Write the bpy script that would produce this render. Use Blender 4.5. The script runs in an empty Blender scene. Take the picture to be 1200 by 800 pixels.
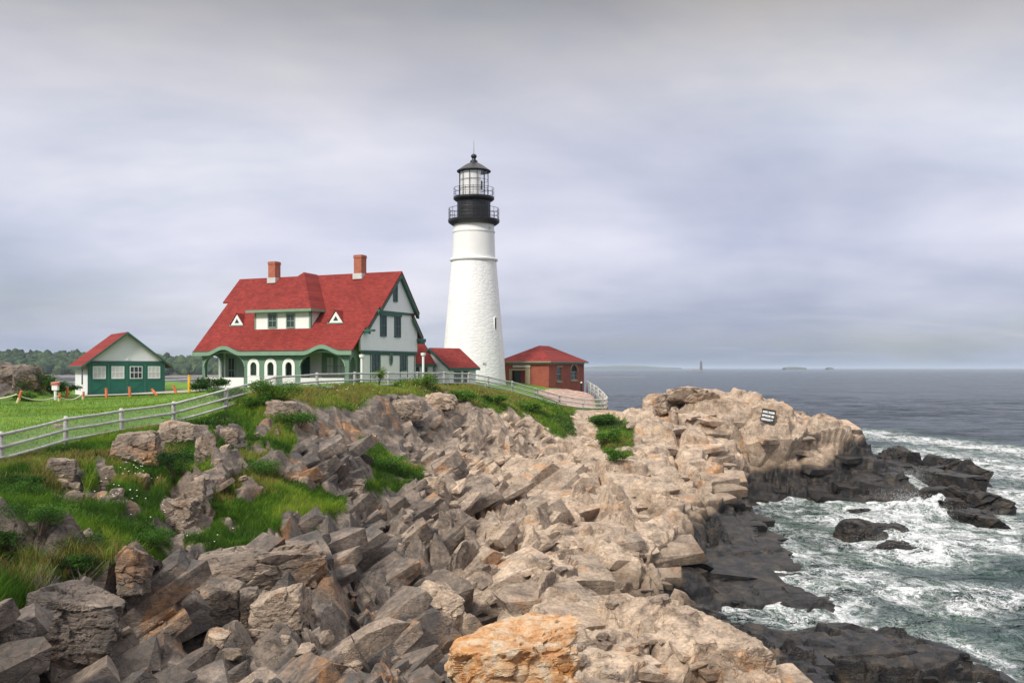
import bpy, bmesh, math, random, sys
import numpy as np
from math import radians as R, sin, cos, pi, sqrt
from mathutils import Vector, Matrix

random.seed(7)
rng = np.random.default_rng(11)
sc = bpy.context.scene
COL = sc.collection

# ------------------------------------------------------------------ camera
H = 11.5            # eye height above the water, metres
FP = 1150.0         # focal length in photo pixels (photo 1200 wide)
cd = bpy.data.cameras.new('camera'); cam = bpy.data.objects.new('camera', cd); COL.objects.link(cam)
cam.location = (0, 0, H); cam.rotation_euler = (R(90), 0, 0)
cd.sensor_width = 36; cd.lens = 36 * FP / 1200; cd.shift_y = 31 / 1200
cd.clip_start = 0.5; cd.clip_end = 90000
sc.camera = cam

# ------------------------------------------------------------------ light
SUN_EL, SUN_AZ = R(42), R(217)     # compass style azimuth: 0 = +Y (north), clockwise
SUN_STRENGTH = 3.0
w = bpy.data.worlds.new('World'); sc.world = w; w.use_nodes = True
sd = bpy.data.lights.new('sun', 'SUN'); so = bpy.data.objects.new('sun', sd); COL.objects.link(so)
sd.energy = SUN_STRENGTH; sd.angle = R(9); sd.color = (1.0, 0.94, 0.84)
sdir = Vector((sin(SUN_AZ) * cos(SUN_EL), cos(SUN_AZ) * cos(SUN_EL), sin(SUN_EL)))
so.rotation_euler = sdir.to_track_quat('Z', 'Y').to_euler(); so.location = sdir * 60

def nt_clear(tree):
    for n in list(tree.nodes): tree.nodes.remove(n)

def build_world():
    t = w.node_tree; nt_clear(t); N = t.nodes.new; L = t.links.new
    out = N('ShaderNodeOutputWorld'); bg = N('ShaderNodeBackground'); bg.inputs['Strength'].default_value = 0.1
    L(bg.outputs[0], out.inputs[0])
    sky = N('ShaderNodeTexSky'); sky.sky_type = 'NISHITA'; sky.sun_disc = False
    sky.sun_elevation = SUN_EL; sky.sun_rotation = SUN_AZ; sky.dust_density = 2.0
    tc = N('ShaderNodeTexCoord'); sep = N('ShaderNodeSeparateXYZ'); L(tc.outputs['Generated'], sep.inputs[0])
    def M(op, a, b=None, c=None):
        m = N('ShaderNodeMath'); m.operation = op
        for i, v in enumerate((a, b, c)):
            if v is None: continue
            if isinstance(v, (int, float)): m.inputs[i].default_value = v
            else: L(v, m.inputs[i])
        return m.outputs[0]
    zc = M('MAXIMUM', sep.outputs[2], 0.0)
    zz = M('ADD', zc, 0.20)
    px = M('DIVIDE', sep.outputs[0], zz); py = M('DIVIDE', sep.outputs[1], zz)
    comb = N('ShaderNodeCombineXYZ'); L(px, comb.inputs[0]); L(py, comb.inputs[1])
    def noise(scale, detail, rough, off, sx=1, sy=1):
        mp = N('ShaderNodeMapping'); L(comb.outputs[0], mp.inputs[0]); mp.inputs['Location'].default_value = off
        mp.inputs['Scale'].default_value = (sx, sy, 1)
        n = N('ShaderNodeTexNoise'); n.inputs['Scale'].default_value = scale; n.inputs['Detail'].default_value = detail
        n.inputs['Roughness'].default_value = rough; n.inputs['Distortion'].default_value = 0.3; L(mp.outputs[0], n.inputs['Vector']); return n.outputs['Fac']
    def ramp(f, stops):
        r = N('ShaderNodeValToRGB'); L(f, r.inputs[0]); e = r.color_ramp.elements
        while len(e) < len(stops): e.new(0.5)
        for i, (p, c) in enumerate(stops):
            e[i].position = p; e[i].color = (*c, 1) if len(c) == 3 else c
        return r.outputs[0]
    def mix(f, a, b, mode='MIX'):
        m = N('ShaderNodeMix'); m.data_type = 'RGBA'; m.blend_type = mode
        if isinstance(f, (int, float)): m.inputs[0].default_value = f
        else: L(f, m.inputs[0])
        for i, v in ((6, a), (7, b)):
            if isinstance(v, tuple): m.inputs[i].default_value = (*v, 1)
            else: L(v, m.inputs[i])
        return m.outputs[2]
    # elevation tint of the overcast: pale band at the horizon, lavender, heavier grey higher, bright overhead
    el = ramp(sep.outputs[2], [(0.0, (0.34, 0.39, 0.47)), (0.035, (0.40, 0.425, 0.505)), (0.12, (0.47, 0.49, 0.60)), (0.22, (0.51, 0.52, 0.60)),
                               (0.29, (0.43, 0.43, 0.47)), (0.36, (0.27, 0.26, 0.26)), (0.40, (0.30, .29, .29)), (0.52, (0.62, 0.62, 0.65)), (1.0, (1.45, 1.44, 1.45))])
    big = ramp(noise(0.62, 5, 0.5, (3.1, 1.7, 0), 1, 0.9), [(0.34, (0.72, 0.75, 0.82)), (0.50, (0.98, 0.98, 0.99)), (0.68, (1.27, 1.22, 1.14))])
    mid = ramp(noise(1.9, 6, 0.55, (0.4, 8.2, 0), 0.7, 1.0), [(0.32, (0.90, 0.91, 0.94)), (0.5, (1.0, 1.0, 1.0)), (0.70, (1.09, 1.08, 1.06))])
    c1 = mix(1.0, el, big, 'MULTIPLY'); c2 = mix(1.0, c1, mid, 'MULTIPLY')
    # bright streaks low over the sea
    st = ramp(noise(0.9, 5, 0.55, (5.0, 2.0, 0), 0.35, 1.3), [(0.52, (0, 0, 0)), (0.68, (1, 1, 1))])
    lowm = ramp(sep.outputs[2], [(0.004, (0, 0, 0)), (0.018, (1, 1, 1)), (0.035, (0.75,) * 3), (0.06, (0, 0, 0))])
    sm = mix(1.0, st, lowm, 'MULTIPLY')
    c3 = mix(sm, c2, (0.68, 0.66, 0.68))
    # the clouds are scaled up to the sky texture's physical brightness, then thin gaps show the blue behind them
    sc10 = mix(1.0, c3, (11.2, 11.2, 11.1), 'MULTIPLY')
    gap = ramp(noise(0.9, 5, 0.55, (9.3, 4.1, 0), 0.7, 1.0), [(0.50, (0.0,) * 3), (0.72, (0.45,) * 3)])
    fin = mix(gap, sc10, sky.outputs[0])
    L(fin, bg.inputs[0])
build_world()
sc.view_settings.view_transform = 'Standard'; sc.view_settings.look = 'None'
sc.view_settings.exposure = 0.32; sc.view_settings.gamma = 1.0; sc.view_settings.use_curve_mapping = False
sc.cycles.max_bounces = 5; sc.cycles.diffuse_bounces = 3; sc.cycles.glossy_bounces = 3; sc.cycles.transmission_bounces = 5
sc.cycles.volume_bounces = 0; sc.cycles.use_denoising = True
sc.cycles.caustics_reflective = False; sc.cycles.caustics_refractive = False

# ------------------------------------------------------------------ helpers
def at(px, py, Y):
    """world point at depth Y that the photograph shows at (px, py)"""
    return Vector(((px - 600) / FP * Y, Y, H - (py - 431) / FP * Y))
def sea_at(px, py):
    Y = H * FP / (py - 431); return ((px - 600) / FP * Y, Y)

class Mat:
    def __init__(s, name):
        s.m = bpy.data.materials.new(name); s.m.use_nodes = True; s.t = s.m.node_tree; nt_clear(s.t)
        s.out = s.N('ShaderNodeOutputMaterial'); s.b = s.N('ShaderNodeBsdfPrincipled'); s.L(s.b.outputs[0], s.out.inputs[0])
    def N(s, k): return s.t.nodes.new(k)
    def L(s, a, b): s.t.links.new(a, b)
    def pos(s, loc=(0, 0, 0), rot=(0, 0, 0), scale=(1, 1, 1), obj=False):
        if obj: src = s.N('ShaderNodeTexCoord').outputs['Object']
        else: src = s.N('ShaderNodeNewGeometry').outputs['Position']
        mp = s.N('ShaderNodeMapping'); s.L(src, mp.inputs[0]); mp.inputs['Location'].default_value = loc
        mp.inputs['Rotation'].default_value = rot; mp.inputs['Scale'].default_value = scale; return mp.outputs[0]
    def noise(s, v, scale, detail=5, rough=0.6, dist=0.0, out='Fac'):
        n = s.N('ShaderNodeTexNoise'); s.L(v, n.inputs['Vector']); n.inputs['Scale'].default_value = scale
        n.inputs['Detail'].default_value = detail; n.inputs['Roughness'].default_value = rough; n.inputs['Distortion'].default_value = dist
        return n.outputs[out]
    def voro(s, v, scale, feature='F1', rnd=1.0, out='Distance'):
        n = s.N('ShaderNodeTexVoronoi'); n.feature = feature; s.L(v, n.inputs['Vector']); n.inputs['Scale'].default_value = scale
        n.inputs['Randomness'].default_value = rnd; return n.outputs[out]
    def ramp(s, f, stops, interp='LINEAR'):
        r = s.N('ShaderNodeValToRGB'); s.L(f, r.inputs[0]); e = r.color_ramp.elements; r.color_ramp.interpolation = interp
        while len(e) < len(stops): e.new(0.5)
        for i, (p, c) in enumerate(stops):
            if isinstance(c, (int, float)): c = (c, c, c)
            e[i].position = p; e[i].color = (*c, 1)
        return r.outputs[0]
    def math(s, op, a, b=None, c=None, clamp=False):
        m = s.N('ShaderNodeMath'); m.operation = op; m.use_clamp = clamp
        for i, v in enumerate((a, b, c)):
            if v is None: continue
            if isinstance(v, (int, float)): m.inputs[i].default_value = v
            else: s.L(v, m.inputs[i])
        return m.outputs[0]
    def mix(s, f, a, b, mode='MIX'):
        m = s.N('ShaderNodeMix'); m.data_type = 'RGBA'; m.blend_type = mode
        if isinstance(f, (int, float)): m.inputs[0].default_value = f
        else: s.L(f, m.inputs[0])
        for i, v in ((6, a), (7, b)):
            if isinstance(v, tuple): m.inputs[i].default_value = (*v, 1)
            else: s.L(v, m.inputs[i])
        return m.outputs[2]
    def attr(s, name, out='Fac'):
        a = s.N('ShaderNodeAttribute'); a.attribute_name = name; return a.outputs[out]
    def sep(s, v):
        a = s.N('ShaderNodeSeparateXYZ'); s.L(v, a.inputs[0]); return a.outputs
    def bump(s, h, strength=0.5, dist=0.05, normal=None):
        b = s.N('ShaderNodeBump'); s.L(h, b.inputs['Height']); b.inputs['Strength'].default_value = strength; b.inputs['Distance'].default_value = dist
        if normal is not None: s.L(normal, b.inputs['Normal'])
        return b.outputs[0]
    def set(s, **k):
        for n, v in k.items():
            i = s.b.inputs[n.replace('_', ' ')]
            if isinstance(v, (int, float)): i.default_value = v
            elif isinstance(v, tuple): i.default_value = (*v, 1)
            else: s.L(v, i)
        return s

def plain(name, col, rough=0.6, var=0.12, scale=1.5, metallic=0.0, bump=0.0, spec=None):
    """painted or weathered surface: colour with slight blotches, streaks and grain"""
    m = Mat(name); p = m.pos()
    n = m.noise(p, scale, 6, 0.65); lo = tuple(c * (1 - var) for c in col); hi = tuple(min(1, c * (1 + var * 0.6)) for c in col)
    c = m.ramp(n, [(0.3, lo), (0.65, hi)])
    m.set(Base_Color=c, Roughness=rough, Metallic=metallic)
    if spec is not None: m.b.inputs['Specular IOR Level'].default_value = spec
    if bump: m.set(Normal=m.bump(m.noise(p, 30, 4, 0.6), bump, 0.02))
    return m.m

MESHES = {}
def np_mesh(name, V, F, mat=None, smooth=False, attrs=None, matidx=None):
    """V (n,3), F (m,k) -> mesh datablock"""
    me = bpy.data.meshes.new(name); V = np.asarray(V, np.float32); F = np.asarray(F, np.int32)
    k = F.shape[1]
    me.vertices.add(len(V)); me.vertices.foreach_set('co', V.ravel())
    me.loops.add(F.size); me.loops.foreach_set('vertex_index', F.ravel())
    me.polygons.add(len(F)); me.polygons.foreach_set('loop_start', np.arange(0, F.size, k, dtype=np.int32))
    if matidx is not None: me.polygons.foreach_set('material_index', np.asarray(matidx, np.int32))
    me.update(calc_edges=True)
    for n, a in (attrs or {}).items():
        at_ = me.attributes.new(n, 'FLOAT', 'POINT'); at_.data.foreach_set('value', np.asarray(a, np.float32))
    me.polygons.foreach_set('use_smooth', np.full(len(F), bool(smooth)))
    for m in (mat if isinstance(mat, (list, tuple)) else [mat]):
        if m: me.materials.append(m)
    return me

def link(o, parent=None):
    COL.objects.link(o)
    if parent is not None: o.parent = parent
    return o
def tag(o, label=None, cat=None, group=None, kind=None):
    if label: o['label'] = label
    if cat: o['category'] = cat
    if group: o['group'] = group
    if kind: o['kind'] = kind
    return o
def thing(name, label, cat, loc=(0, 0, 0), rz=0, group=None):
    o = bpy.data.objects.new(name, None); o.empty_display_size = 0.3; link(o)
    o.location = loc; o.rotation_euler = (0, 0, rz); tag(o, label, cat, group); return o
def copy_tree(o, parent=None):
    c = o.copy(); COL.objects.link(c); c.parent = parent
    for ch in o.children: copy_tree(ch, c)
    return c

class MB:
    """collects shapes, then links them as ONE mesh object"""
    def __init__(s): s.bm = bmesh.new(); s.mi = 0
    def _f(s, vs, fs, smooth=False):
        v = [s.bm.verts.new(p) for p in vs]; out = []
        for f in fs:
            try:
                x = s.bm.faces.new([v[i] for i in f]); x.smooth = smooth; x.material_index = s.mi; out.append(x)
            except ValueError: pass
        return v
    def box(s, x0, x1, y0, y1, z0, z1):
        vs = [(x, y, z) for z in (z0, z1) for y in (y0, y1) for x in (x0, x1)]
        s._f(vs, [(0, 2, 3, 1), (4, 5, 7, 6), (0, 1, 5, 4), (2, 6, 7, 3), (0, 4, 6, 2), (1, 3, 7, 5)]); return s
    def hexa(s, b, t):
        """b, t: four bottom and four top points, counter-clockwise"""
        s._f(list(b) + list(t), [(3, 2, 1, 0), (4, 5, 6, 7), (0, 1, 5, 4), (1, 2, 6, 5), (2, 3, 7, 6), (3, 0, 4, 7)]); return s
    def bar(s, a, b, wd, hg=None):
        a, b = Vector(a), Vector(b); hg = hg or wd; d = (b - a).normalized()
        up = Vector((0, 0, 1)) if abs(d.z) < 0.95 else Vector((0, 1, 0))
        sx = d.cross(up).normalized() * wd / 2; sy = sx.normalized().cross(d).normalized() * hg / 2
        s.hexa([a - sx - sy, a + sx - sy, a + sx + sy, a - sx + sy], [b - sx - sy, b + sx - sy, b + sx + sy, b - sx + sy]); return s
    def tube(s, pts, rad, n=8, cap=True):
        pts = [Vector(p) for p in pts]; rr = rad if isinstance(rad, (list, tuple)) else [rad] * len(pts); rings = []
        pu = None
        for i, p in enumerate(pts):
            d = (pts[min(i + 1, len(pts) - 1)] - pts[max(i - 1, 0)]).normalized()
            u = d.orthogonal().normalized() if pu is None else (pu - d * pu.dot(d)).normalized()
            pu = u; v = d.cross(u)
            rings.append([s.bm.verts.new(p + (u * cos(2 * pi * k / n) + v * sin(2 * pi * k / n)) * rr[i]) for k in range(n)])
        for a, b in zip(rings, rings[1:]):
            for k in range(n):
                f = s.bm.faces.new((a[k], a[(k + 1) % n], b[(k + 1) % n], b[k])); f.smooth = True; f.material_index = s.mi
        if cap:
            for r_ in (rings[0][::-1], rings[-1]):
                f = s.bm.faces.new(r_); f.material_index = s.mi
        return s
    def lathe(s, prof, n=48, c=(0, 0), smooth=True, close=True, a0=0.0):
        rings = []
        for r_, z in prof:
            rings.append([s.bm.verts.new((c[0] + r_ * cos(2 * pi * k / n + a0), c[1] + r_ * sin(2 * pi * k / n + a0), z)) for k in range(n)])
        for a, b in zip(rings, rings[1:]):
            for k in range(n):
                f = s.bm.faces.new((a[k], a[(k + 1) % n], b[(k + 1) % n], b[k])); f.smooth = smooth; f.material_index = s.mi
        if close:
            for r_ in (rings[0][::-1], rings[-1]):
                f = s.bm.faces.new(r_); f.material_index = s.mi
        return s
    def poly_prism(s, pts, d):
        """planar polygon (3D points) extruded by vector d"""
        d = Vector(d); n = len(pts); a = [s.bm.verts.new(p) for p in pts]; b = [s.bm.verts.new(Vector(p) + d) for p in pts]
        fs = [a[::-1], b] + [(a[i], a[(i + 1) % n], b[(i + 1) % n], b[i]) for i in range(n)]
        for f in fs:
            x = s.bm.faces.new(f); x.material_index = s.mi
        return s
    def build(s, name, mat, parent=None, bevel=0.0, loc=None, shade=None):
        bmesh.ops.recalc_face_normals(s.bm, faces=s.bm.faces)
        me = bpy.data.meshes.new(name); s.bm.to_mesh(me); s.bm.free()
        if any(p.use_smooth for p in me.polygons): me.set_sharp_from_angle(angle=R(32))
        for m in (mat if isinstance(mat, (list, tuple)) else [mat]): me.materials.append(m)
        o = link(bpy.data.objects.new(name, me), parent)
        if loc is not None: o.location = loc
        if bevel:
            b = o.modifiers.new('bevel', 'BEVEL'); b.width = bevel; b.segments = 2; b.limit_method = 'ANGLE'
        return o

def holed_wall(name, outer, holes, thick, mat, parent, frame):
    """flat wall with openings; outer/holes in (s, z); frame(s, z, t) -> 3D; t from 0 (outside) to thick"""
    cu = bpy.data.curves.new('tmp', 'CURVE'); cu.dimensions = '2D'; cu.fill_mode = 'BOTH'; cu.extrude = thick / 2
    for loop in [outer] + list(holes):
        sp = cu.splines.new('POLY'); sp.points.add(len(loop) - 1); sp.use_cyclic_u = True
        for p, q in zip(sp.points, loop): p.co = (q[0], q[1], 0, 1)
    ob = bpy.data.objects.new('tmp', cu); COL.objects.link(ob)
    dg = bpy.context.evaluated_depsgraph_get(); me = bpy.data.meshes.new_from_object(ob.evaluated_get(dg))
    bpy.data.objects.remove(ob); bpy.data.curves.remove(cu)
    for v in me.vertices: v.co = frame(v.co.x, v.co.y, v.co.z + thick / 2)
    bm = bmesh.new(); bm.from_mesh(me); bmesh.ops.remove_doubles(bm, verts=bm.verts, dist=1e-4); bmesh.ops.recalc_face_normals(bm, faces=bm.faces); bm.to_mesh(me); bm.free()
    me.name = name; me.materials.clear(); me.materials.append(mat)
    return link(bpy.data.objects.new(name, me), parent)

def arch(cx, hw, z0, zs, zt, n=14):
    """arched outline: half width hw, sill z0, spring zs, top zt"""
    return [(cx - hw, z0), (cx + hw, z0)] + [(cx + hw * cos(a), zs + (zt - zs) * sin(a)) for a in [pi * i / n for i in range(n + 1)]]
def rect(s0, s1, z0, z1): return [(s0, z0), (s1, z0), (s1, z1), (s0, z1)]

# ------------------------------------------------------------------ numpy noise
def _h(ix, iy, iz, seed):
    h = (ix.astype(np.uint32) * np.uint32(374761393) + iy.astype(np.uint32) * np.uint32(668265263) + iz.astype(np.uint32) * np.uint32(2147483647) + np.uint32(seed * 974711 + 12345))
    h ^= h >> np.uint32(13); h *= np.uint32(1274126177); h ^= h >> np.uint32(16); h *= np.uint32(2246822519); h ^= h >> np.uint32(13)
    return h
def _f01(h): return (h & np.uint32(0xFFFFFF)).astype(np.float32) * np.float32(1 / 16777216.0)
def vnoise(P, seed=0):
    Pi = np.floor(P).astype(np.int64); f = (P - Pi).astype(np.float32); u = f * f * f * (f * (f * 6 - 15) + 10)
    out = 0
    for dx in (0, 1):
        wx = u[:, 0] if dx else 1 - u[:, 0]
        for dy in (0, 1):
            wy = wx * (u[:, 1] if dy else 1 - u[:, 1])
            for dz in (0, 1):
                wz = wy * (u[:, 2] if dz else 1 - u[:, 2])
                out = out + wz * _f01(_h(Pi[:, 0] + dx, Pi[:, 1] + dy, Pi[:, 2] + dz, seed))
    return out * 2 - 1
def fbm(P, scale, oct=4, seed=0, gain=0.5):
    P = P * scale; a = 1.0; s = 0; t = 0
    for i in range(oct):
        s = s + a * vnoise(P, seed + i * 17); t += a; a *= gain; P = P * 2.03 + 5.3
    return s / t
def voronoi(P, seed=0, jit=0.85):
    """F1, F2 distance, id hash and vector to nearest cell centre, chunked"""
    n = len(P); F1 = np.empty(n, np.float32); F2 = np.empty(n, np.float32); ID = np.empty(n, np.uint32); D = np.empty((n, 3), np.float32)
    for s in range(0, n, 120000):
        p = P[s:s + 120000]; pi_ = np.floor(p).astype(np.int64); f = (p - pi_).astype(np.float32)
        b1 = np.full(len(p), 9e9, np.float32); b2 = b1.copy(); bi = np.zeros(len(p), np.uint32); bd = np.zeros((len(p), 3), np.float32)
        for dx in (-1, 0, 1):
            for dy in (-1, 0, 1):
                for dz in (-1, 0, 1):
                    h = _h(pi_[:, 0] + dx, pi_[:, 1] + dy, pi_[:, 2] + dz, seed)
                    rx = _f01(h); ry = _f01(h * np.uint32(747796405) + np.uint32(1)); rz = _f01((h ^ np.uint32(0x9E3779B9)) * np.uint32(2891336453))
                    vx = f[:, 0] - (dx + 0.5 + jit * (rx - 0.5)); vy = f[:, 1] - (dy + 0.5 + jit * (ry - 0.5)); vz = f[:, 2] - (dz + 0.5 + jit * (rz - 0.5))
                    d = vx * vx + vy * vy + vz * vz
                    near = d < b1; b2 = np.where(near, b1, np.minimum(b2, d)); b1 = np.where(near, d, b1); bi = np.where(near, h, bi)
                    bd[near, 0] = vx[near]; bd[near, 1] = vy[near]; bd[near, 2] = vz[near]
        F1[s:s + 120000] = np.sqrt(b1); F2[s:s + 120000] = np.sqrt(b2); ID[s:s + 120000] = bi; D[s:s + 120000] = bd
    return F1, F2, ID, D
def rotm(rx, ry, rz): return np.array(Matrix.Rotation(rz, 3, 'Z') @ Matrix.Rotation(ry, 3, 'Y') @ Matrix.Rotation(rx, 3, 'X'), np.float32)
def smooth01(a, lo, hi):
    t = np.clip((a - lo) / (hi - lo), 0, 1); return t * t * (3 - 2 * t)
def rock_disp(P, size, amp, Rm, aniso, seed, tilt=1.0, crack=0.12, step=1.0):
    """fractured-block relief: each block has its own offset and its own tilted face, joints between blocks are cut in"""
    Q = (P @ Rm) / (np.array(aniso, np.float32) * size)
    Q = Q + 0.12 * np.stack([vnoise(Q * 1.7 + 3, seed + 5), vnoise(Q * 1.7 + 9, seed + 6), vnoise(Q * 1.7 + 15, seed + 7)], 1)
    F1, F2, ID, D = voronoi(Q, seed)
    a = _f01(ID * np.uint32(2654435761)); tx = _f01(ID * np.uint32(40503) + np.uint32(77)) - 0.5; ty = _f01(ID * np.uint32(69069) + np.uint32(5)) - 0.5; tz = _f01(ID * np.uint32(1103515245) + np.uint32(11)) - 0.5
    d = (a - 0.5) * step + tilt * (tx * D[:, 0] + ty * D[:, 1] + tz * D[:, 2]) * 1.4
    edge = 1 - smooth01(F2 - F1, 0.0, 0.10)
    return amp * (d - crack * edge * (0.4 + 1.2 * a)), a, edge

# ------------------------------------------------------------------ terrain: survey points (px, py, depth) read off the photograph
CTRL = []
def c3(*rows):
    for px, py, Y in rows: CTRL.append(((px - 600) / FP * Y, Y, -(py - 431) / FP * Y))
def cz(*rows):
    for px, z, Y in rows: CTRL.append(((px - 600) / FP * Y, Y, z))
cz((-100,-3.3,40),(-100,-2.6,70),(-100,-2.5,95),(0,-3.6,36),(0,-3.0,50),(0,-2.6,68),(0,-2.5,77),(77,-3.35,41),(60,-2.7,65),(60,-2.6,85),
   (143,-3.1,45),(140,-2.7,65),(140,-2.58,88),(140,-2.58,94),(203,-2.85,48),(200,-2.55,70),(200,-2.5,90),(180,-2.5,100),(265,-2.25,50),(280,-2.0,65),(262,-1.75,80),
   (323,-1.75,56),(340,-1.6,75),(372,-1.55,62),(416,-1.5,68),(400,-1.6,90),(455,-1.5,74),(489,-1.5,80),(500,-1.5,95),(521,-1.5,84),
   (549,-1.6,88),(555,-1.4,104),(520,-1.4,112),(572,-2.0,92),(600,-2.5,95),(600,-2.2,106),(628,-3.2,97),(640,-2.65,107),(656,-3.9,99),
   (683,-4.3,100),(670,-2.65,111),(709,-4.3,101),(698,-3.1,112),(640,-2.6,122),(600,-2.3,122),(300,-1.7,105),(200,-2.0,112),(205,-1.5,110),(100,-2.2,112),
   (-100,-14,140),(100,-14,140),(300,-14,140),(500,-14,140),(620,-14,140),(700,-9,124),(715,-13,132),(725,-10,113),
   (-160,-3.6,38),(-160,-4.6,24))
c3((-40,428,86),(5,426,85),(22,436,84),(42,450,83),(-90,432,86))
cz((-40,-2.5,79),(42,-2.6,79),(70,-2.6,84),(40,-3,92),(-60,-3,93))
c3((0,560,33),(0,600,27.5),(0,640,23),(0,690,18.8),(0,740,16.2),(0,800,14),(60,550,34.5),(60,600,28.5),(60,650,23),(55,682,20),(75,722,19),(85,765,18.4),(85,800,17.4),
   (130,530,38.5),(130,580,31.5),(130,640,25.5),(130,680,21.8),(140,730,21.3),(145,765,20.9),(150,795,19),
   (200,505,43),(200,540,38),(200,600,31.5),(200,640,28),(210,680,26.8),(200,725,24.6),(200,765,21),(200,800,18.5),
   (270,494,47.5),(270,530,41.5),(270,580,35.5),(270,640,29.5),(262,683,26.8),(270,740,22.3),(270,800,18.3),
   (320,457,51.5),(320,490,48.5),(320,530,42.5),(320,580,36.5),(320,620,32.5),(330,655,30),(330,700,26),(330,750,22),(330,800,18.7),
   (380,457,58),(380,488,54),(380,530,47),(380,570,41.5),(380,600,37.5),(380,640,33),(380,700,27),(380,760,22.5),(380,800,19.5),
   (440,453,66),(440,473,62),(440,503,60),(440,540,53),(440,565,48),(440,590,43.5),(440,640,36.5),(440,685,32),(440,730,27.5),(455,780,26),(440,800,22),
   (500,449,76),(500,468,69),(500,492,66.5),(500,522,64),(500,550,55),(500,600,44.5),(500,640,38.5),(510,685,36),(500,720,30.5),(490,765,28.5),(500,800,24),
   (560,455,86),(560,474,78),(560,497,74),(560,522,71),(560,560,58),(560,600,48.5),(560,650,39.5),(560,700,33),(560,760,27.5),(560,800,23.5),
   (620,467,92),(620,490,85),(620,512,81),(620,532,77),(620,570,62),(620,610,50.5),(620,650,42.5),(620,700,34.5),(620,750,28.5),(620,800,24),
   (680,486,95),(680,510,87),(680,530,79),(680,570,63.5),(680,620,49.5),(680,660,42),(680,700,35.5),(680,750,29.5),(680,800,25),
   (730,486,95),(730,510,85),(730,545,71),(730,580,60.5),(730,620,50.5),(730,650,45),(735,692,41.5),(730,715,34),(740,760,29),(740,800,25.3),
   (780,466,98),(757,479,96),(780,500,86),(780,530,76.5),(790,570,65.5),(790,600,58.5),(790,635,53),(790,668,49),(790,700,45),(780,722,39),(790,745,32),(800,800,26.5),
   (840,461,97),(840,490,90),(840,520,83),(850,550,76.5),(850,580,71),(840,620,61.5),(850,660,54),(840,700,47.3),(860,755,38.5),(880,782,31),(870,800,27.8),
   (880,465,96),(880,500,90),(890,530,87),(890,558,85),(890,583,84.2),(900,652,56.5),(900,682,50.5),(940,682,50.8),(960,700,47),(862,615,65),(940,660,56),
   (920,750,38.8),(980,757,37.5),(1040,748,39),(1090,766,37),(960,800,33),(1060,800,33.5),(1150,795,35),
   (930,480,95),(930,510,91),(930,550,87),(930,582,84.5),(980,496,93),(980,530,89),(980,560,87),(975,588,84),(1015,518,91),(1020,560,88),(1035,585,85.5),(1058,570,86.5))
cz((905,-13.5,76),(945,-13.5,69),(985,-13,60),(1005,-13.3,52),(850,-12.0,46),(905,-12.2,44.3),(960,-12.4,43.6),(1010,-13,44.5),(1060,-13,43),(1120,-13.5,42),(1180,-13.5,40),(1240,-12.5,34),
   (885,-12.4,81),(925,-12.8,80.5),(980,-13,79.5),(1085,-13,85),(800,-8,106),(800,-13.5,113),(900,-8.5,105),(900,-13.5,111),(980,-9.5,100),(980,-13.5,106),(1040,-13.5,97),(740,-8,108),(740,-13.5,118),(1020,-9.5,96),
   (1300,-16,100),(1300,-16,60),(1350,-15,42),(1100,-16,130),(900,-16,130),(1060,-14,70),(1060,-14,55),
   (700,-8,18),(900,-9.5,22),(1100,-11.5,27),(1250,-12,24),(400,-6.6,14),(100,-5.5,12),(-120,-5,12),(500,-7.5,11),(800,-9,12),(1100,-12,14))
CT = np.array(CTRL)
def rbf_fit():
    d = np.sqrt(((CT[:, None, :2] - CT[None, :, :2]) ** 2).sum(-1) + 0.6 ** 2); n = len(CT)
    A = np.zeros((n + 3, n + 3)); A[:n, :n] = -d + 0.0 * np.eye(n); A[:n, :n] -= 0.25 * np.eye(n) * -1
    Pm = np.c_[np.ones(n), CT[:, :2]]; A[:n, n:] = Pm; A[n:, :n] = Pm.T
    return np.linalg.solve(A, np.r_[CT[:, 2], np.zeros(3)])
RW = rbf_fit()
def base_z(x, y):
    x = np.asarray(x, float).ravel(); y = np.asarray(y, float).ravel(); o = np.empty(len(x))
    for s in range(0, len(x), 40000):
        X = x[s:s + 40000]; Y = y[s:s + 40000]
        d = np.sqrt((X[:, None] - CT[None, :, 0]) ** 2 + (Y[:, None] - CT[None, :, 1]) ** 2 + 0.36)
        o[s:s + 40000] = -d @ RW[:-3] + RW[-3] + RW[-2] * X + RW[-1] * Y
    return o + H

FENCE = [(-70,515,33.5),(2,507,36),(77,489,41),(143,479.6,45),(203,471.5,48),(265,455,50),(323,440.5,56),(372,437.5,62),(416,436.5,68),(455,436.3,74),(489,436.2,80),(521,436,84),
         (549,437,88),(572,441,92),(600,447,95),(628,455,97),(656,463,99),(683,467,100),(709,467.5,101)]
FENCE_XY = [((px - 600) / FP * Y, Y) for px, py, Y in FENCE]
def seg_dist(x, y, pts):
    best = np.full(x.shape, 1e9)
    for (ax, ay), (bx, by) in zip(pts, pts[1:]):
        dx, dy = bx - ax, by - ay; t = np.clip(((x - ax) * dx + (y - ay) * dy) / (dx * dx + dy * dy), 0, 1)
        best = np.minimum(best, np.hypot(x - ax - t * dx, y - ay - t * dy))
    return best
def in_poly(x, y, poly):
    ins = np.zeros(x.shape, bool); n = len(poly)
    for i in range(n):
        ax, ay = poly[i]; bx, by = poly[(i + 1) % n]
        if ay == by: continue
        c = ((ay > y) != (by > y)) & (x < (bx - ax) * (y - ay) / (by - ay) + ax); ins ^= c
    return ins
PLATEAU = FENCE_XY + [(11.5, 112), (9.5, 118), (-3, 120), (-30, 117), (-80, 114), (-80, 33)]

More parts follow.
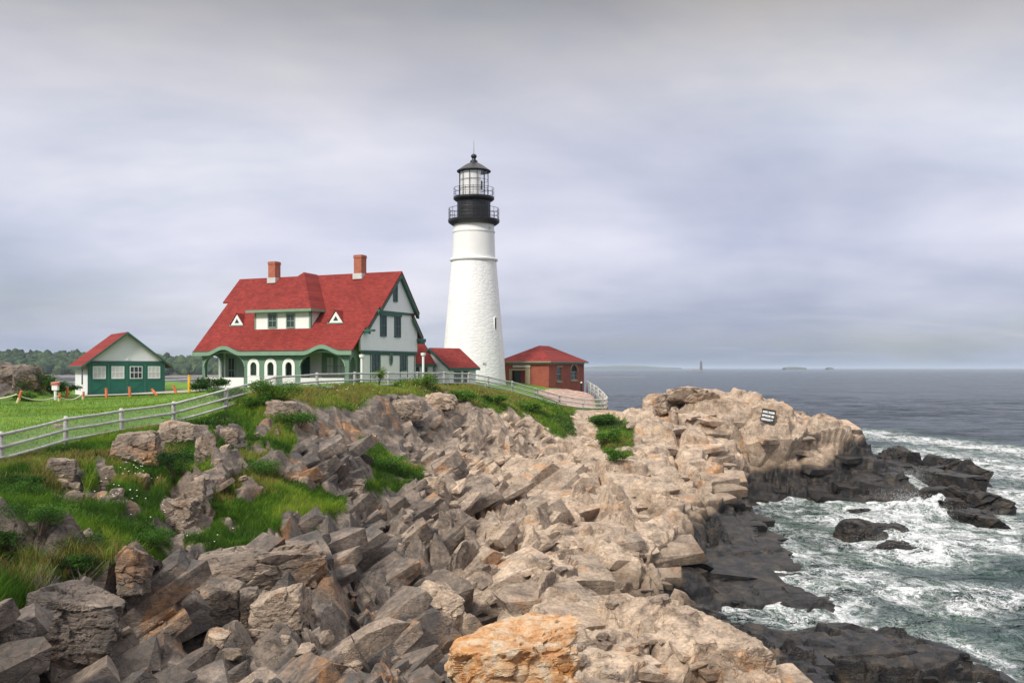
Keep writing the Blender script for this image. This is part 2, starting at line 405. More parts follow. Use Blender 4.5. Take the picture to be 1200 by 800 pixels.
def polar_grid(px0, px1, nc, y0, y1, nr):
    u = (np.linspace(px0, px1, nc) - 600) / FP; v = y0 * (y1 / y0) ** np.linspace(0, 1, nr)
    U, V = np.meshgrid(u, v); i = np.arange(nr - 1)[:, None] * nc + np.arange(nc - 1)[None, :]; i = i.ravel()
    return (U * V).ravel(), V.ravel(), np.stack([i, i + 1, i + nc + 1, i + nc], 1)
NC, NR = (1150, 1250)
import os
if os.environ.get("COARSE"): NC, NR = 500, 560
gx, gy_, gF = polar_grid(-190, 1390, NC, 9.5, 138, NR)
# base height on a coarser grid, then bilinear
cxn, cyn = 260, 300
cgx, cgy, _ = polar_grid(-190, 1390, cxn, 9.5, 138, cyn)
cz_ = base_z(cgx, cgy).reshape(cyn, cxn)
def upsample(A, nr, nc):
    r = np.linspace(0, A.shape[0] - 1, nr); c = np.linspace(0, A.shape[1] - 1, nc)
    r0 = np.minimum(r.astype(int), A.shape[0] - 2); c0 = np.minimum(c.astype(int), A.shape[1] - 2); fr = (r - r0)[:, None]; fc = (c - c0)[None]
    a = A[r0][:, c0]; b = A[r0][:, c0 + 1]; d = A[r0 + 1][:, c0]; e = A[r0 + 1][:, c0 + 1]
    return (a * (1 - fc) + b * fc) * (1 - fr) + (d * (1 - fc) + e * fc) * fr
gz = upsample(cz_, NR, NC).ravel()
P0 = np.stack([gx, gy_, gz], 1).astype(np.float32)
bpx = 600 + FP * gx / gy_; bpy_ = 431 + FP * (H - gz) / gy_

def grid_normals(P, nr, nc):
    G = P.reshape(nr, nc, 3); a = np.gradient(G, axis=1); b = np.gradient(G, axis=0); n = np.cross(a, b)
    n /= np.linalg.norm(n, axis=2, keepdims=True) + 1e-9; return n.reshape(-1, 3)
N0 = grid_normals(P0, NR, NC)

# masks
wob = np.stack([fbm(P0, 0.35, 3, 71), fbm(P0, 0.35, 3, 72)], 1)
sw = np.clip(1150 / gy_ * 0.6, 5, 40)
mpx = bpx + wob[:, 0] * sw; mpy = bpy_ + wob[:, 1] * sw * 0.6
inside = in_poly(gx, gy_, PLATEAU)
outc = in_poly(bpx + 3 * fbm(P0, 0.4, 3, 77), gy_ + 3 * fbm(P0, 0.3, 3, 78), [(-200, 78.5), (10, 78.5), (34, 80), (50, 84), (48, 90), (20, 94), (-200, 95)])
dfe = seg_dist(gx, gy_, PLATEAU + PLATEAU[:1])
sdist = np.where(inside, -dfe, dfe)            # metres outside the level ground
sdist = np.where(outc, 3.0, sdist); inside = inside & ~outc
GP = [
 [(-220,545),(0,530),(100,512),(200,492),(270,472),(320,446),(400,444),(450,440),(520,430),(600,440),(640,458),(678,482),(664,494),(640,500),(610,494),(585,486),(560,478),(540,474),(520,468),(500,462),(470,466),(440,470),(415,480),(395,476),(372,480),(350,474),(335,490),(348,512),(330,535),(340,565),(420,588),(400,604),(345,612),(300,640),(235,655),(218,640),(200,655),(150,668),(70,700),(20,722),(-220,750)],
 [(420,512),(440,518),(470,540),(505,548),(490,572),(430,578)],
 [(692,488),(715,486),(738,498),(748,538),(728,545),(700,515)],
 [(640,500),(668,493),(680,505),(655,515)],
]
g = np.zeros(len(gx), bool)
for p in GP: g |= in_poly(mpx, mpy, p)
EXPO = [(168,520,26,14),(222,508,26,11),(238,528,14,10),(74,552,22,10),(118,552,12,18),(84,578,13,12),(214,600,30,26),(105,634,8,10),(272,508,20,9),(298,522,14,10),(12,650,16,16),
        (120,650,10,10),(200,640,28,10),(250,575,18,10),(320,545,20,8),(345,478,22,12),(310,500,10,10),(262,560,12,14),(475,478,40,14),(520,468,22,10),(30,640,14,10),(150,600,9,8),(290,585,14,9),(175,570,10,9)]
ex = np.zeros(len(gx))
for ax, ay, rx, ry in EXPO: ex = np.maximum(ex, 1.25 - ((mpx - ax) / rx) ** 2 * 0.8 - ((mpy - ay) / ry) ** 2 * 0.8)
grass = (g | inside).astype(float)
# soften on the grid
def blur(A, nr, nc, k=2, it=2):
    G = A.reshape(nr, nc).copy()
    for _ in range(it):
        for ax in (0, 1):
            S = G.copy()
            for d in range(1, k + 1): S += np.roll(G, d, ax) + np.roll(G, -d, ax)
            G = S / (2 * k + 1)
    return G.ravel()
grass = blur(grass, NR, NC, 5, 2)
gn = fbm(P0, 0.55, 4, 31)
hole = smooth01(gn + 0.22 * smooth01(ex, 0, 1), 0.24, 0.40) * (~inside) * smooth01(sdist, 2.5, 6) * np.where((bpx < 420) & (bpy_ > 495), 0.9, 0.55)
soil = np.clip(grass - smooth01(ex, 0.35, 0.8) - hole, 0, 1)
soil = np.maximum(soil, smooth01(-sdist, -2.8, -1.2) * (bpx < 660))
soil = np.where(inside & (dfe > 0.5), 1.0, soil)
rockm = smooth01(sdist, 0.3, 5.0) * (1 - .42 * (1 - smooth01(sdist, 5, 14)) * smooth01(bpx, 320, 380) * smooth01(-bpx, -690, -640))  # rock relief grows away from the level ground
soil = np.where(outc, 0.0, soil); rockm = blur(rockm * (1 - 0.86 * soil), NR, NC, 3, 1)

# relief
REG = smooth01(bpx + fbm(P0, 0.05, 2, 8) * 60, 560, 700)   # 0 = broken grey ledges, 1 = slabby tan ledges on the right
RmA = rotm(R(24), R(-14), R(-24)); RmB = rotm(R(-16), R(12), R(-12))
P0w = P0 + 0.5 * np.stack([fbm(P0, 0.15, 2, 3), fbm(P0, 0.15, 2, 4), fbm(P0, 0.15, 2, 5)], 1).astype(np.float32)
dist = gy_
def joint_cells(Q, seed, wob_=0.40):
    """irregular running-bond cells in the bedding plane: in-cell position, id"""
    Z = np.zeros_like(Q); Z[:, 0] = Q[:, 1] * .8; v_ = Q[:, 1] + wob_ * vnoise(Z + 21.9, seed + 3); iv = np.floor(v_)
    hv = _f01(_h(iv, iv * 0, iv * 0, seed + 12)); Z[:, 0] = Q[:, 0] * .8; Z[:, 1] = iv * 5.1
    u_ = Q[:, 0] + hv * 3.1 + wob_ * vnoise(Z + 11.3, seed + 2); iu = np.floor(u_)
    return u_ - iu - .5, v_ - iv - .5, _h(iu, iv, iv * 0, seed + 13)
def hs(ID, k): return _f01((ID ^ np.uint32(k * 7919)) * np.uint32(2654435761))
def region_disp(Rs, beds, levels, s0, vamp, warp=0.12):
    """displacement vectors: big fractured masses, bedding-plane terraces offset joint block by joint block, then smaller
    blocks (most flush, some missing or tilted) with open joints between them"""
    V = N0 * 0
    d, a, e = rock_disp(P0w, 9.0, 1.5 * vamp, Rs[0], (1.1, 1.0, .7), s0 + 1, 1.3, .03, .8); V = V + N0 * d[:, None]
    d, a, e = rock_disp(P0w, 3.8, 0.72 * vamp, Rs[1], (1.1, 1.0, .6), s0 + 2, 1.5, .06, .7); V = V + N0 * d[:, None]
    Bv = P0 + blur_p(V)
    for i, (su, sv, sw, snap) in enumerate(beds):
        Rm = Rs[i % len(Rs)]; W = Rm[:, 2]; P = Bv if i == 0 else P0 + V
        Q = (P @ Rm); wz = Q[:, 2].copy(); q2 = Q / np.array((su, sv, 1), np.float32); q2 = q2 + warp * np.stack([vnoise(q2 * .9 + 3, s0 + 5), vnoise(q2 * .9 + 9, s0 + 6), 0 * wz], 1)
        fu, fv, ID = joint_cells(q2, s0 + 30 + i)
        w_ = wz / sw + hs(ID, 1) + .35 * vnoise(Q * .15 + 4, s0 + 8); f = w_ - np.floor(w_) - .5
        lay = _h(np.floor(w_), ID.astype(np.int64) % 4096, 0 * w_, 5 + i); tl = .34 * sw
        gv = np.maximum(.09 if i == 0 else .05, dist * .0028); ed = np.minimum((.5 - np.abs(fu)) * su, (.5 - np.abs(fv)) * sv)
        d = -snap * f * sw + tl * ((hs(lay, 2) - .5) * fu + (hs(lay, 3) - .5) * fv) * 2 - (.50 if i == 0 else .28) * sw * (.2 + 1.4 * hs(ID, 4)) * (1 - smooth01(ed, 0, gv))
        V = V + W[None] * d[:, None] * (1.0 if i == 0 else 1.0)
    for i, (su, sv, sw, miss, near) in enumerate(levels):
        Rm = Rs[(i + 1) % len(Rs)]; W = Rm[:, 2]; Q = P0 @ Rm; q2 = Q / np.array((su, sv, 1), np.float32); q2 = q2 + warp * np.stack([vnoise(q2 * .9 + 3, s0 + 15), vnoise(q2 * .9 + 9, s0 + 16), 0 * q2[:, 0]], 1)
        fu, fv, ID = joint_cells(q2, s0 + 60 + i); h = hs(ID, 1); patch = .6 + 1.0 * fbm(P0, .25, 2, s0 + 90 + i)
        gv = np.maximum(.05, dist * .0026); ed = np.minimum((.5 - np.abs(fu)) * su, (.5 - np.abs(fv)) * sv)
        d = -sw * (h < miss * patch) * (.5 + hs(ID, 2)) + sw * .9 * ((hs(ID, 3) - .5) * fu + (hs(ID, 4) - .5) * fv) - .5 * sw * hs(ID, 5) ** 2 * (1 - smooth01(ed, 0, gv))
        V = V + W[None] * (d * smooth01(-dist, -near, -near * .55))[:, None]
    return V
def blur_p(P): return np.stack([blur(P[:, 0], NR, NC, 3, 1), blur(P[:, 1], NR, NC, 3, 1), blur(P[:, 2], NR, NC, 3, 1)], 1)
def blur_p2(P): return np.stack([blur(P[:, i], NR, NC, 1, 1) for i in range(3)], 1)
def frame_m(u, w_):
    w_ = np.array(w_, float); w_ /= np.linalg.norm(w_); u = np.array(u, float); u -= w_ * (u @ w_); u /= np.linalg.norm(u); v = np.cross(w_, u); return np.stack([u, v, w_], 1).astype(np.float32)
RA1, RA2, RA3 = frame_m((.80, .55, .1), (-.40, -.25, .86)), frame_m((.75, .62, .2), (-.50, -.15, .84)), frame_m((.85, .45, .1), (-.28, -.34, .88))
RB1, RB2, RB3 = frame_m((.93, .36, 0), (.14, -.22, .96)), frame_m((.90, .42, 0), (.05, -.26, .95)), frame_m((.95, .28, 0), (.18, -.14, .96))
dA = region_disp([RA1, RA2, RA3], [(3.4, 2.3, 1.0, .9), (1.5, 1.0, .30, .7)], [(1.7, 1.2, .30, .30, 400), (.62, .48, .15, .30, 90), (.27, .2, .06, .3, 42)], 100, 1.0)
dB = region_disp([RB1, RB2, RB3], [(4.8, 2.7, .80, .92), (2.2, 1.1, .24, .8)], [(2.1, 1.1, .22, .25, 400), (.8, .42, .11, .28, 90), (.36, .2, .045, .3, 42)], 200, .75)
rsel = smooth01(REG, .40, .60)[:, None]; disp = dA * (1 - rsel) + dB * rsel
disp = disp + N0 * (0.05 * fbm(P0, 0.9, 3, 44))[:, None]
lefty = smooth01(-bpx, -400, -300) * smooth01(-bpy_, -660, -600); disp = disp * (1 - .40 * lefty)[:, None]
lowz = smooth01(-gz, -2.6, -0.4)                                      # the tide-washed ledges are lower and more even
disp = blur_p2(disp) * (1 - 0.5 * lowz)[:, None]
P1 = P0 + disp * rockm[:, None]
P1[:, 2] += (1 - rockm) * smooth01(sdist, 0, 2) * 0.18 * fbm(P0, 0.8, 3, 52)
P1[:, 2] = np.where(inside, gz + 0.03 * fbm(P0, 0.5, 2, 53), P1[:, 2])
# carve named hollows: the dark hole below the ledge, the gully at the left, the overhang above the wet shelf
for hx, hy, hY, rr, dep in ((512, 690, 35.5, 1.5, 2.6), (478, 785, 26, 1.9, 1.4), (150, 745, 20.8, 1.7, 1.9), (740, 690, 41.5, 1.8, 1.4), (215, 700, 25.5, 1.7, 1.9), (450, 640, 37, 1.2, 1.2), (130, 700, 20.8, 1.5, 1.2), (570, 560, 60, 2.8, 2.4), (612, 595, 52, 1.8, 1.9), (530, 640, 39, 1.2, 1.4), (605, 545, 70, 2.5, 1.6), (380, 560, 42, 1.5, .9), (660, 640, 45, 1.0, .8), (850, 560, 73, 1.4, .8)):
    c = at(hx, hy, hY); q = ((P1[:, 0] - c.x) / (rr * 1.5)) ** 2 + ((P1[:, 1] - c.y) / rr) ** 2; P1[:, 2] -= dep * np.exp(-q * 1.2) * rockm
# long open fissures that cut the ledges
FIS = [[(600,535),(622,575),(652,602),(692,642)], [(520,640),(515,690),(545,705),(602,690)], [(340,600),(400,640),(430,690),(500,700)], [(700,560),(760,590),(802,640)], [(640,664),(700,650),(745,668)],
       [(604,620),(596,660),(622,725)], [(295,600),(250,650),(232,722)], [(400,700),(410,760),(440,782)], [(690,712),(752,700),(800,706)], [(862,500),(900,540),(936,580)], [(802,480),(790,520),(802,560)],
       [(440,585),(480,620),(500,660)], [(540,560),(575,600),(600,640)], [(650,730),(720,745),(790,790)], [(720,620),(780,612),(830,625)], [(670,520),(700,560),(690,600)]]
fis = np.zeros(len(gx)); jx = bpx + 9 * fbm(P0, .9, 3, 611); jy = bpy_ + 6 * fbm(P0, .9, 3, 612)
for pl_ in FIS:
    d_ = seg_dist(jx, jy, pl_) * gy_ / FP; fis = np.maximum(fis, np.exp(-(d_ / (.16 + .0035 * gy_)) ** 2))
P1[:, 2] -= fis * (.8 + .009 * gy_) * rockm
N1 = grid_normals(P1, NR, NC)
soil = soil * smooth01(N1[:, 2], 0.05, 0.25)
lawn = inside & (gy_ < 112)
HZ = P1[:, 2].copy()
def ground(x, y):
    """height of the finished ground at world (x, y)"""
    px = 600 + FP * x / y; c = (px + 190) / (1580) * (NC - 1); r = math.log(y / 9.5) / math.log(138 / 9.5) * (NR - 1)
    c = min(max(int(round(c)), 0), NC - 1); r = min(max(int(round(r)), 0), NR - 1); return float(HZ[r * NC + c])

# ------------------------------------------------------------------ rock and turf materials
def rock_core(m, p, wet_out=True):
    """tan/pink/grey weathered ledge rock; dark algae-black below the tide mark"""
    big = m.noise(p, 0.16, 4, 0.6); med = m.noise(p, 0.9, 6, 0.65, 0.4); fin = m.noise(p, 7.0, 6, 0.7)
    tan = m.ramp(med, [(0.28, (0.15, 0.115, 0.09)), (0.42, (0.38, 0.285, 0.21)), (0.58, (0.56, 0.435, 0.325)), (0.76, (0.66, 0.47, 0.29))])
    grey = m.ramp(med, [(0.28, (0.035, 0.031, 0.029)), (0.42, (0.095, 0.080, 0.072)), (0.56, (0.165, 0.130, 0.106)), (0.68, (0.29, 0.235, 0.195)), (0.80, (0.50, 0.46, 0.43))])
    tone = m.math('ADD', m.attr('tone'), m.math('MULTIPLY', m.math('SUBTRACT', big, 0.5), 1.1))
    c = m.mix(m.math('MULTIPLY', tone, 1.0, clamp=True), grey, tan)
    rust = m.ramp(m.noise(m.pos((7, 3, 1)), 0.42, 5, 0.65, 0.6), [(0.56, 0.0), (0.70, 0.75)])
    c = m.mix(rust, c, (0.46, 0.225, 0.085))
    # strata streaks
    sp = m.pos(rot=(0.35, -0.25, 0.35), scale=(0.5, 0.28, 4.5))
    st = m.ramp(m.noise(sp, 1.6, 5, 0.7), [(0.35, 0.7), (0.55, 1.0), (0.72, 1.12)])
    c = m.mix(0.5, c, st, 'MULTIPLY')
    fg = m.ramp(fin, [(0.3, 0.5), (0.5, 1.0), (0.7, 1.25)]); c = m.mix(0.9, c, fg, 'MULTIPLY')
    lich = m.ramp(m.noise(p, 1.7, 8, 0.78, 0.8), [(0.50, 0.0), (0.62, 0.78)])
    lich = m.math('MULTIPLY', lich, m.math('SUBTRACT', 1.05, m.math('MULTIPLY', tone, 0.55, clamp=True)))
    c = m.mix(lich, c, (0.085, 0.08, 0.075))
    vr = m.ramp(m.math('ADD', m.math('MULTIPLY', m.attr('shade'), .25), .5), [(0.0, .42), (.5, 1.0), (1.0, 1.38)]); c = m.mix(1.0, c, vr, 'MULTIPLY')
    zz = m.sep(m.pos())[2]
    tide = m.math('ADD', m.math('SUBTRACT', zz, m.attr('surge')), m.math('MULTIPLY', m.math('SUBTRACT', m.noise(p, 0.35, 5, 0.6), 0.5), 3.2))
    wet = m.ramp(m.math('DIVIDE', tide, 6.0), [(0.27, 1.0), (0.37, 0.0)])
    alg = m.ramp(m.noise(p, 1.3, 5, 0.6), [(0.38, (0.007, 0.0065, 0.0068)), (0.52, (0.020, 0.0165, 0.0145)), (0.62, (0.045, 0.034, 0.024)), (0.76, (0.085, 0.060, 0.030))])
    c = m.mix(m.ramp(m.math('DIVIDE', tide, 6.0), [(0.36, .72), (0.56, 0.0)]), c, (0.125, 0.088, 0.058)); c = m.mix(wet, c, alg)
    rough = m.math('SUBTRACT', 0.88, m.math('MULTIPLY', wet, 0.48)); m.b.inputs['Specular IOR Level'].default_value = 0.36
    h = m.math('ADD', m.math('MULTIPLY', m.noise(p, 3.0, 8, 0.68), 0.7), m.math('MULTIPLY', m.noise(sp, 2.6, 5, 0.7), 0.35))
    wv_ = m.N('ShaderNodeVectorMath'); wv_.operation = 'MULTIPLY_ADD'; m.L(m.noise(p, 1.4, 4, 0.7, out='Color'), wv_.inputs[0]); wv_.inputs[1].default_value = (0.9, 0.9, 0.9); m.L(m.pos(rot=(0.3, -0.2, 0.2), scale=(0.6, 1.1, 2.6)), wv_.inputs[2])
    ck = m.ramp(m.voro(wv_.outputs[0], 1.1, 'DISTANCE_TO_EDGE'), [(0.0, 0.0), (0.03, 1.0)])
    ck2 = m.ramp(m.voro(wv_.outputs[0], 3.3, 'DISTANCE_TO_EDGE'), [(0.0, 0.4), (0.04, 1.0)])
    h = m.math('ADD', h, m.math('MULTIPLY', m.math('ADD', ck, ck2), 0.30))
    nb = m.bump(m.math('ADD', h, m.math('MULTIPLY', m.noise(p, 14.0, 6, 0.75), .22)), 0.72, 0.12)
    return c, rough, nb
def make_rock_mat(name):
    m = Mat(name); p = m.pos(); c, r, nb = rock_core(m, p); m.set(Base_Color=c, Roughness=r, Normal=nb); return m.m
def make_shore_mat():
    m = Mat('ledge_rock_and_soil'); p = m.pos(); c, r, nb = rock_core(m, p)
    earth = m.ramp(m.noise(p, 1.1, 6, 0.7), [(0.3, (0.045, 0.035, 0.018)), (0.45, (0.05, 0.075, 0.012)), (0.6, (0.085, 0.125, 0.02)), (0.75, (0.14, 0.115, 0.05))])
    so_ = m.math('ADD', m.attr('soil'), m.math('MULTIPLY', m.math('SUBTRACT', m.noise(p, 2.5, 4, 0.7), 0.5), 0.7))
    f = m.ramp(so_, [(0.38, 0.0), (0.56, 1.0)])
    m.set(Base_Color=m.mix(f, c, earth), Roughness=m.math('MAXIMUM', r, m.math('MULTIPLY', f, 0.95)), Normal=nb); return m.m
def make_lawn_mat():
    m = Mat('mown_lawn'); p = m.pos()
    a = m.ramp(m.noise(p, 0.22, 6, 0.65, 0.5), [(0.32, (0.060, 0.135, 0.010)), (0.5, (0.105, 0.215, 0.014)), (0.68, (0.165, 0.27, 0.022))])
    b = m.ramp(m.noise(m.pos(scale=(1, 0.45, 1)), 6.0, 5, 0.75), [(0.3, 0.72), (0.55, 1.0), (0.75, 1.22)])
    patch = m.ramp(m.noise(m.pos((3, 9, 0)), 0.5, 5, 0.6), [(0.6, 0.0), (0.75, 0.5)])
    c = m.mix(patch, m.mix(1.0, a, b, 'MULTIPLY'), (0.20, 0.22, 0.045))
    m.set(Base_Color=c, Roughness=0.95, Normal=m.bump(m.noise(p, 22, 4, 0.7), 0.7, 0.06)); return m.m
MROCK = make_rock_mat('boulder_rock'); MSHORE = make_shore_mat(); MLAWN = make_lawn_mat()

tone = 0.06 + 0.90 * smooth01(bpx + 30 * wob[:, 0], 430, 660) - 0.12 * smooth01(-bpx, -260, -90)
surge = 2.6 * smooth01(bpx, 950, 1030) * smooth01(gy_, 76, 82) + 0.5 * smooth01(bpx, 850, 900) * smooth01(gy_, 76, 82) - 0.45 * (gy_ < 74) * smooth01(-bpx, -800, -760) + 1.5 * smooth01(bpx, 770, 850) * smooth01(-gz, -2.3, -1.2) * (gy_ < 74)
fl = lawn[gF].all(1)
def sub_mesh(name, sel, mat, smooth):
    F = gF[sel]; used = np.zeros(len(P1), bool); used[F.ravel()] = True; idx = np.cumsum(used) - 1
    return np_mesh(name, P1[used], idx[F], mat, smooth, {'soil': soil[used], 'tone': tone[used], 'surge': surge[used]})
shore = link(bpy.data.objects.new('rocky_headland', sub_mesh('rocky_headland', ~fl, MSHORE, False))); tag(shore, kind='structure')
lawn_o = link(bpy.data.objects.new('lawn', sub_mesh('lawn', fl, MLAWN, True))); tag(lawn_o, kind='structure')

# ------------------------------------------------------------------ jointed slabs of the ledges: sharp-edged blocks bedded in the rock surface
def slab_protos(n, seed):
    r = random.Random(seed); out = []
    for k in range(n):
        bm = bmesh.new()
        sk = [r.uniform(-.18, .18) for _ in range(4)]
        for x in (-.5, .5):
            for y in (-.5, .5):
                for z in (-.5, .5):
                    c = [x * (1 + r.uniform(-.22, .10)) + sk[0] * y, y * (1 + r.uniform(-.25, .12)) + sk[1] * x, z * (1 + r.uniform(-.30, .10)) + sk[2] * x * .5]
                    if r.random() < .55:        # a chipped corner
                        q = r.uniform(.08, .34)
                        bm.verts.new((c[0] - x * 2 * q * r.uniform(.5, 1) , c[1], c[2])); bm.verts.new((c[0], c[1] - y * 2 * q * r.uniform(.5, 1), c[2])); bm.verts.new((c[0], c[1], c[2] - z * 2 * q * r.uniform(.5, 1)))
                    else: bm.verts.new(c)
        if r.random() < .6: bm.verts.new((r.uniform(-.2, .2), r.uniform(-.2, .2), .56))
        bmesh.ops.convex_hull(bm, input=bm.verts)
        for v in [v for v in bm.verts if not v.link_faces]: bm.verts.remove(v)
        bmesh.ops.triangulate(bm, faces=bm.faces); bm.verts.ensure_lookup_table(); bm.verts.index_update()
        out.append((np.array([v.co[:] for v in bm.verts], np.float32), np.array([[v.index for v in f.verts] for f in bm.faces], np.int32))); bm.free()
    return out
def make_slabs():
    r = np.random.default_rng(99); pro = slab_protos(90, 5)
    q = gF; ctr = P1[q[:, 0]]; e1 = P1[q[:, 1]] - ctr; e2 = P1[q[:, 3]] - ctr; ar = np.linalg.norm(np.cross(e1, e2), axis=1); ar = np.minimum(ar, .5)
    sl = soil[q[:, 0]]; rk = rockm[q[:, 0]]; ok = (rk > .22) & (sl < .25) & ~((sdist[q[:, 0]] < 5) & (bpx[q[:, 0]] > 335) & (bpx[q[:, 0]] < 690)) & ~((bpx[q[:, 0]] < 215) & (bpy_[q[:, 0]] < 690)) & (fis[q[:, 0]] < .25) & (ctr[:, 1] > 13) & (ctr[:, 1] < 110) & (ctr[:, 2] > -.6) & (bpx[q[:, 0]] > -120) & (bpx[q[:, 0]] < 1300)
    for ax_, ay_, rx_2, ry_2 in ((300, 715, 95, 42), (62, 735, 70, 45), (600, 785, 110, 50), (876, 785, 42, 25), (512, 722, 36, 28), (904, 492, 28, 16), (508, 572, 22, 16), (105, 638, 16, 18)):
        ok = ok & ~(((bpx[q[:, 0]] - ax_) / rx_2) ** 2 + ((bpy_[q[:, 0]] - ay_) / ry_2) ** 2 < 1)
    Vs, Fs, To, Su, Va = [], [], [], [], []; n = 0
    def add(count, s_lo, s_hi, flat, sinkf, ymax, seed):
        nonlocal n
        r = np.random.default_rng(seed); wgt = ar * ok * (ctr[:, 1] < ymax) / np.maximum(ctr[:, 1], 14) ** (1.25); wgt *= (fbm(ctr, .16, 3, seed) > -.15); wgt *= np.where((bpx[q[:, 0]] < 345) & (bpy_[q[:, 0]] < 655), .40, 1.0)
        idx = r.choice(len(q), count, p=wgt / wgt.sum())
        for i in idx:
            c = P0[q[i, 0]] + (ctr[i] - P0[q[i, 0]]) * .75; B = rsel[q[i, 0], 0] > r.random(); low = ctr[i][2] < 1.8
            if B and r.random() < .38: continue
            Rm = (RB1, RB2, RB3)[r.integers(3)] if (B or low) else (RA1, RA2, RA3)[r.integers(3)]
            s = np.exp(r.uniform(np.log(s_lo), np.log(s_hi))) * min(1.4, .34 + c[1] / 55) * (.6 if bpx[q[i, 0]] < 345 and bpy_[q[i, 0]] < 655 else 1) * (.62 if sdist[q[i, 0]] < 11 and bpx[q[i, 0]] > 335 else 1)
            a, b_, cc = r.normal(0, .03 if B else .085, 3) * (2.2 if r.random() < .12 else 1); J = rotm(a, b_, cc * 1.2)
            sz = np.array([s * r.uniform(1.0, 2.2), s * r.uniform(.6, 1.15), s * flat * r.uniform(.6, 1.3)], np.float32)
            if not B and r.random() < .2: sz[2] *= 1.6
            pv, pf = pro[r.integers(len(pro))]; v = (pv * sz) @ (Rm @ J.T).T.astype(np.float32) if False else ((pv * sz) @ J) @ Rm.T
            v = v + c - Rm[:, 2] * sz[2] * sinkf * r.uniform(.6, 1.1)
            Vs.append(v); Fs.append(pf + n); n += len(pv)
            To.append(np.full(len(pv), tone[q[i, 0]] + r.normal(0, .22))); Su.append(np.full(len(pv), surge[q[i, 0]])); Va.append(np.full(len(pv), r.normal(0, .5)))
    add(270, 1.5, 2.8, .34, .85, 110, 1); add(720, .75, 1.5, .36, .72, 110, 2); add(1300, .34, .75, .40, .45, 85, 3); add(1100, .12, .32, .5, .2, 45, 4)
    me = np_mesh('ledge_slabs', np.concatenate(Vs), np.concatenate(Fs), MSHORE, False, {'tone': np.concatenate(To), 'surge': np.concatenate(Su), 'shade': np.concatenate(Va)})
    tag(link(bpy.data.objects.new('ledge_slabs', me)), kind='structure')
make_slabs()

# ------------------------------------------------------------------ sea
FOAM = []
def fo(f, r, *pts):
    for px, py in pts:
        x, y = sea_at(px, py); FOAM.append((x, y, f, r))
fo(1.0, 5.0, (1050,590),(1075,600),(1090,570),(1060,615),(1095,560),(1085,630),(1075,645),(1030,600),(1000,612),(1110,545))
fo(1.0, 7.0, (1010,508),(1050,514),(1100,518),(1150,524),(1200,530),(1240,535))
fo(0.86, 10.0, (1080,530),(1130,540),(1180,548),(1230,560),(1150,580),(1200,590))
fo(0.85, 5.0, (1140,610),(1180,618),(1130,640),(1170,640),(1120,625),(1200,640))
fo(0.66, 4.5, (905,592),(930,600),(960,610),(900,610),(940,630),(975,640),(985,665),(920,590),(880,597),(1010,650))
fo(0.86, 3.2, (985,672),(1015,680),(1045,690),(1080,700),(1120,710),(1160,705),(1195,700),(1010,640),(1050,655))
fo(0.74, 2.0, (990,700),(975,722),(1000,725),(1020,735),(965,728),(1050,735),(1090,745),(1130,765))
fo(0.84, 1.6, (815,708),(835,712),(855,716),(880,722),(905,726),(930,724),(955,722))
fo(0.35, 4.0, (1100,680),(1150,690),(1100,730),(1160,740),(1000,690))
fo(0.5, 5.0, (1190,775),(1200,795))
FA = np.array(FOAM)
def foam_at(x, y):
    o = np.zeros(len(x)); 
    for fx, fy, f, r in FA: o = np.maximum(o, f * np.exp(-(((x - fx) / (r * 1.25)) ** 2 + ((y - fy) / (r * 1.5)) ** 2)))
    return o
snc, snr = 900, 900
if os.environ.get('COARSE'): snc, snr = 400, 400
sx, sy, sF = polar_grid(-1000, 2200, snc, 20, 420, snr)
S = np.stack([sx, sy, 0 * sx], 1).astype(np.float32)
fm = foam_at(sx, sy)
vis = (sx > 12) & (sy < 138)
shal = np.full(len(sx), -6.0); shal[vis] = base_z(sx[vis], sy[vis]); 
near = smooth01(shal, -3.2, -0.2)
fm = np.maximum(fm, 0.80 * near * (sx > 12))
dst = sy
wv = 0.0
for wl, amp, ang, sd_ in ((17, .20, 30, 1), (9, .13, 42, 2), (5.2, .085, 15, 3), (2.7, .05, 50, 4), (1.5, .028, 25, 5)):
    k = 2 * pi / wl; ph = k * (sx * sin(R(ang)) + sy * cos(R(ang))) + 2.6 * fbm(S, 0.9 / wl, 2, 300 + sd_)
    keep = smooth01(-dst, -wl * 60, -wl * 28)
    wv = wv + amp * keep * (1 - np.abs(np.sin(ph / 2))) * 2 * (0.6 + 0.8 * fbm(S, 0.35 / wl, 2, 320 + sd_))
churn = smooth01(fm, 0.35, 0.95)
wv = wv * (1 - 0.3 * churn) + churn * (0.36 * fbm(S, 0.30, 4, 350) + 0.16 * fbm(S, 1.3, 3, 351))
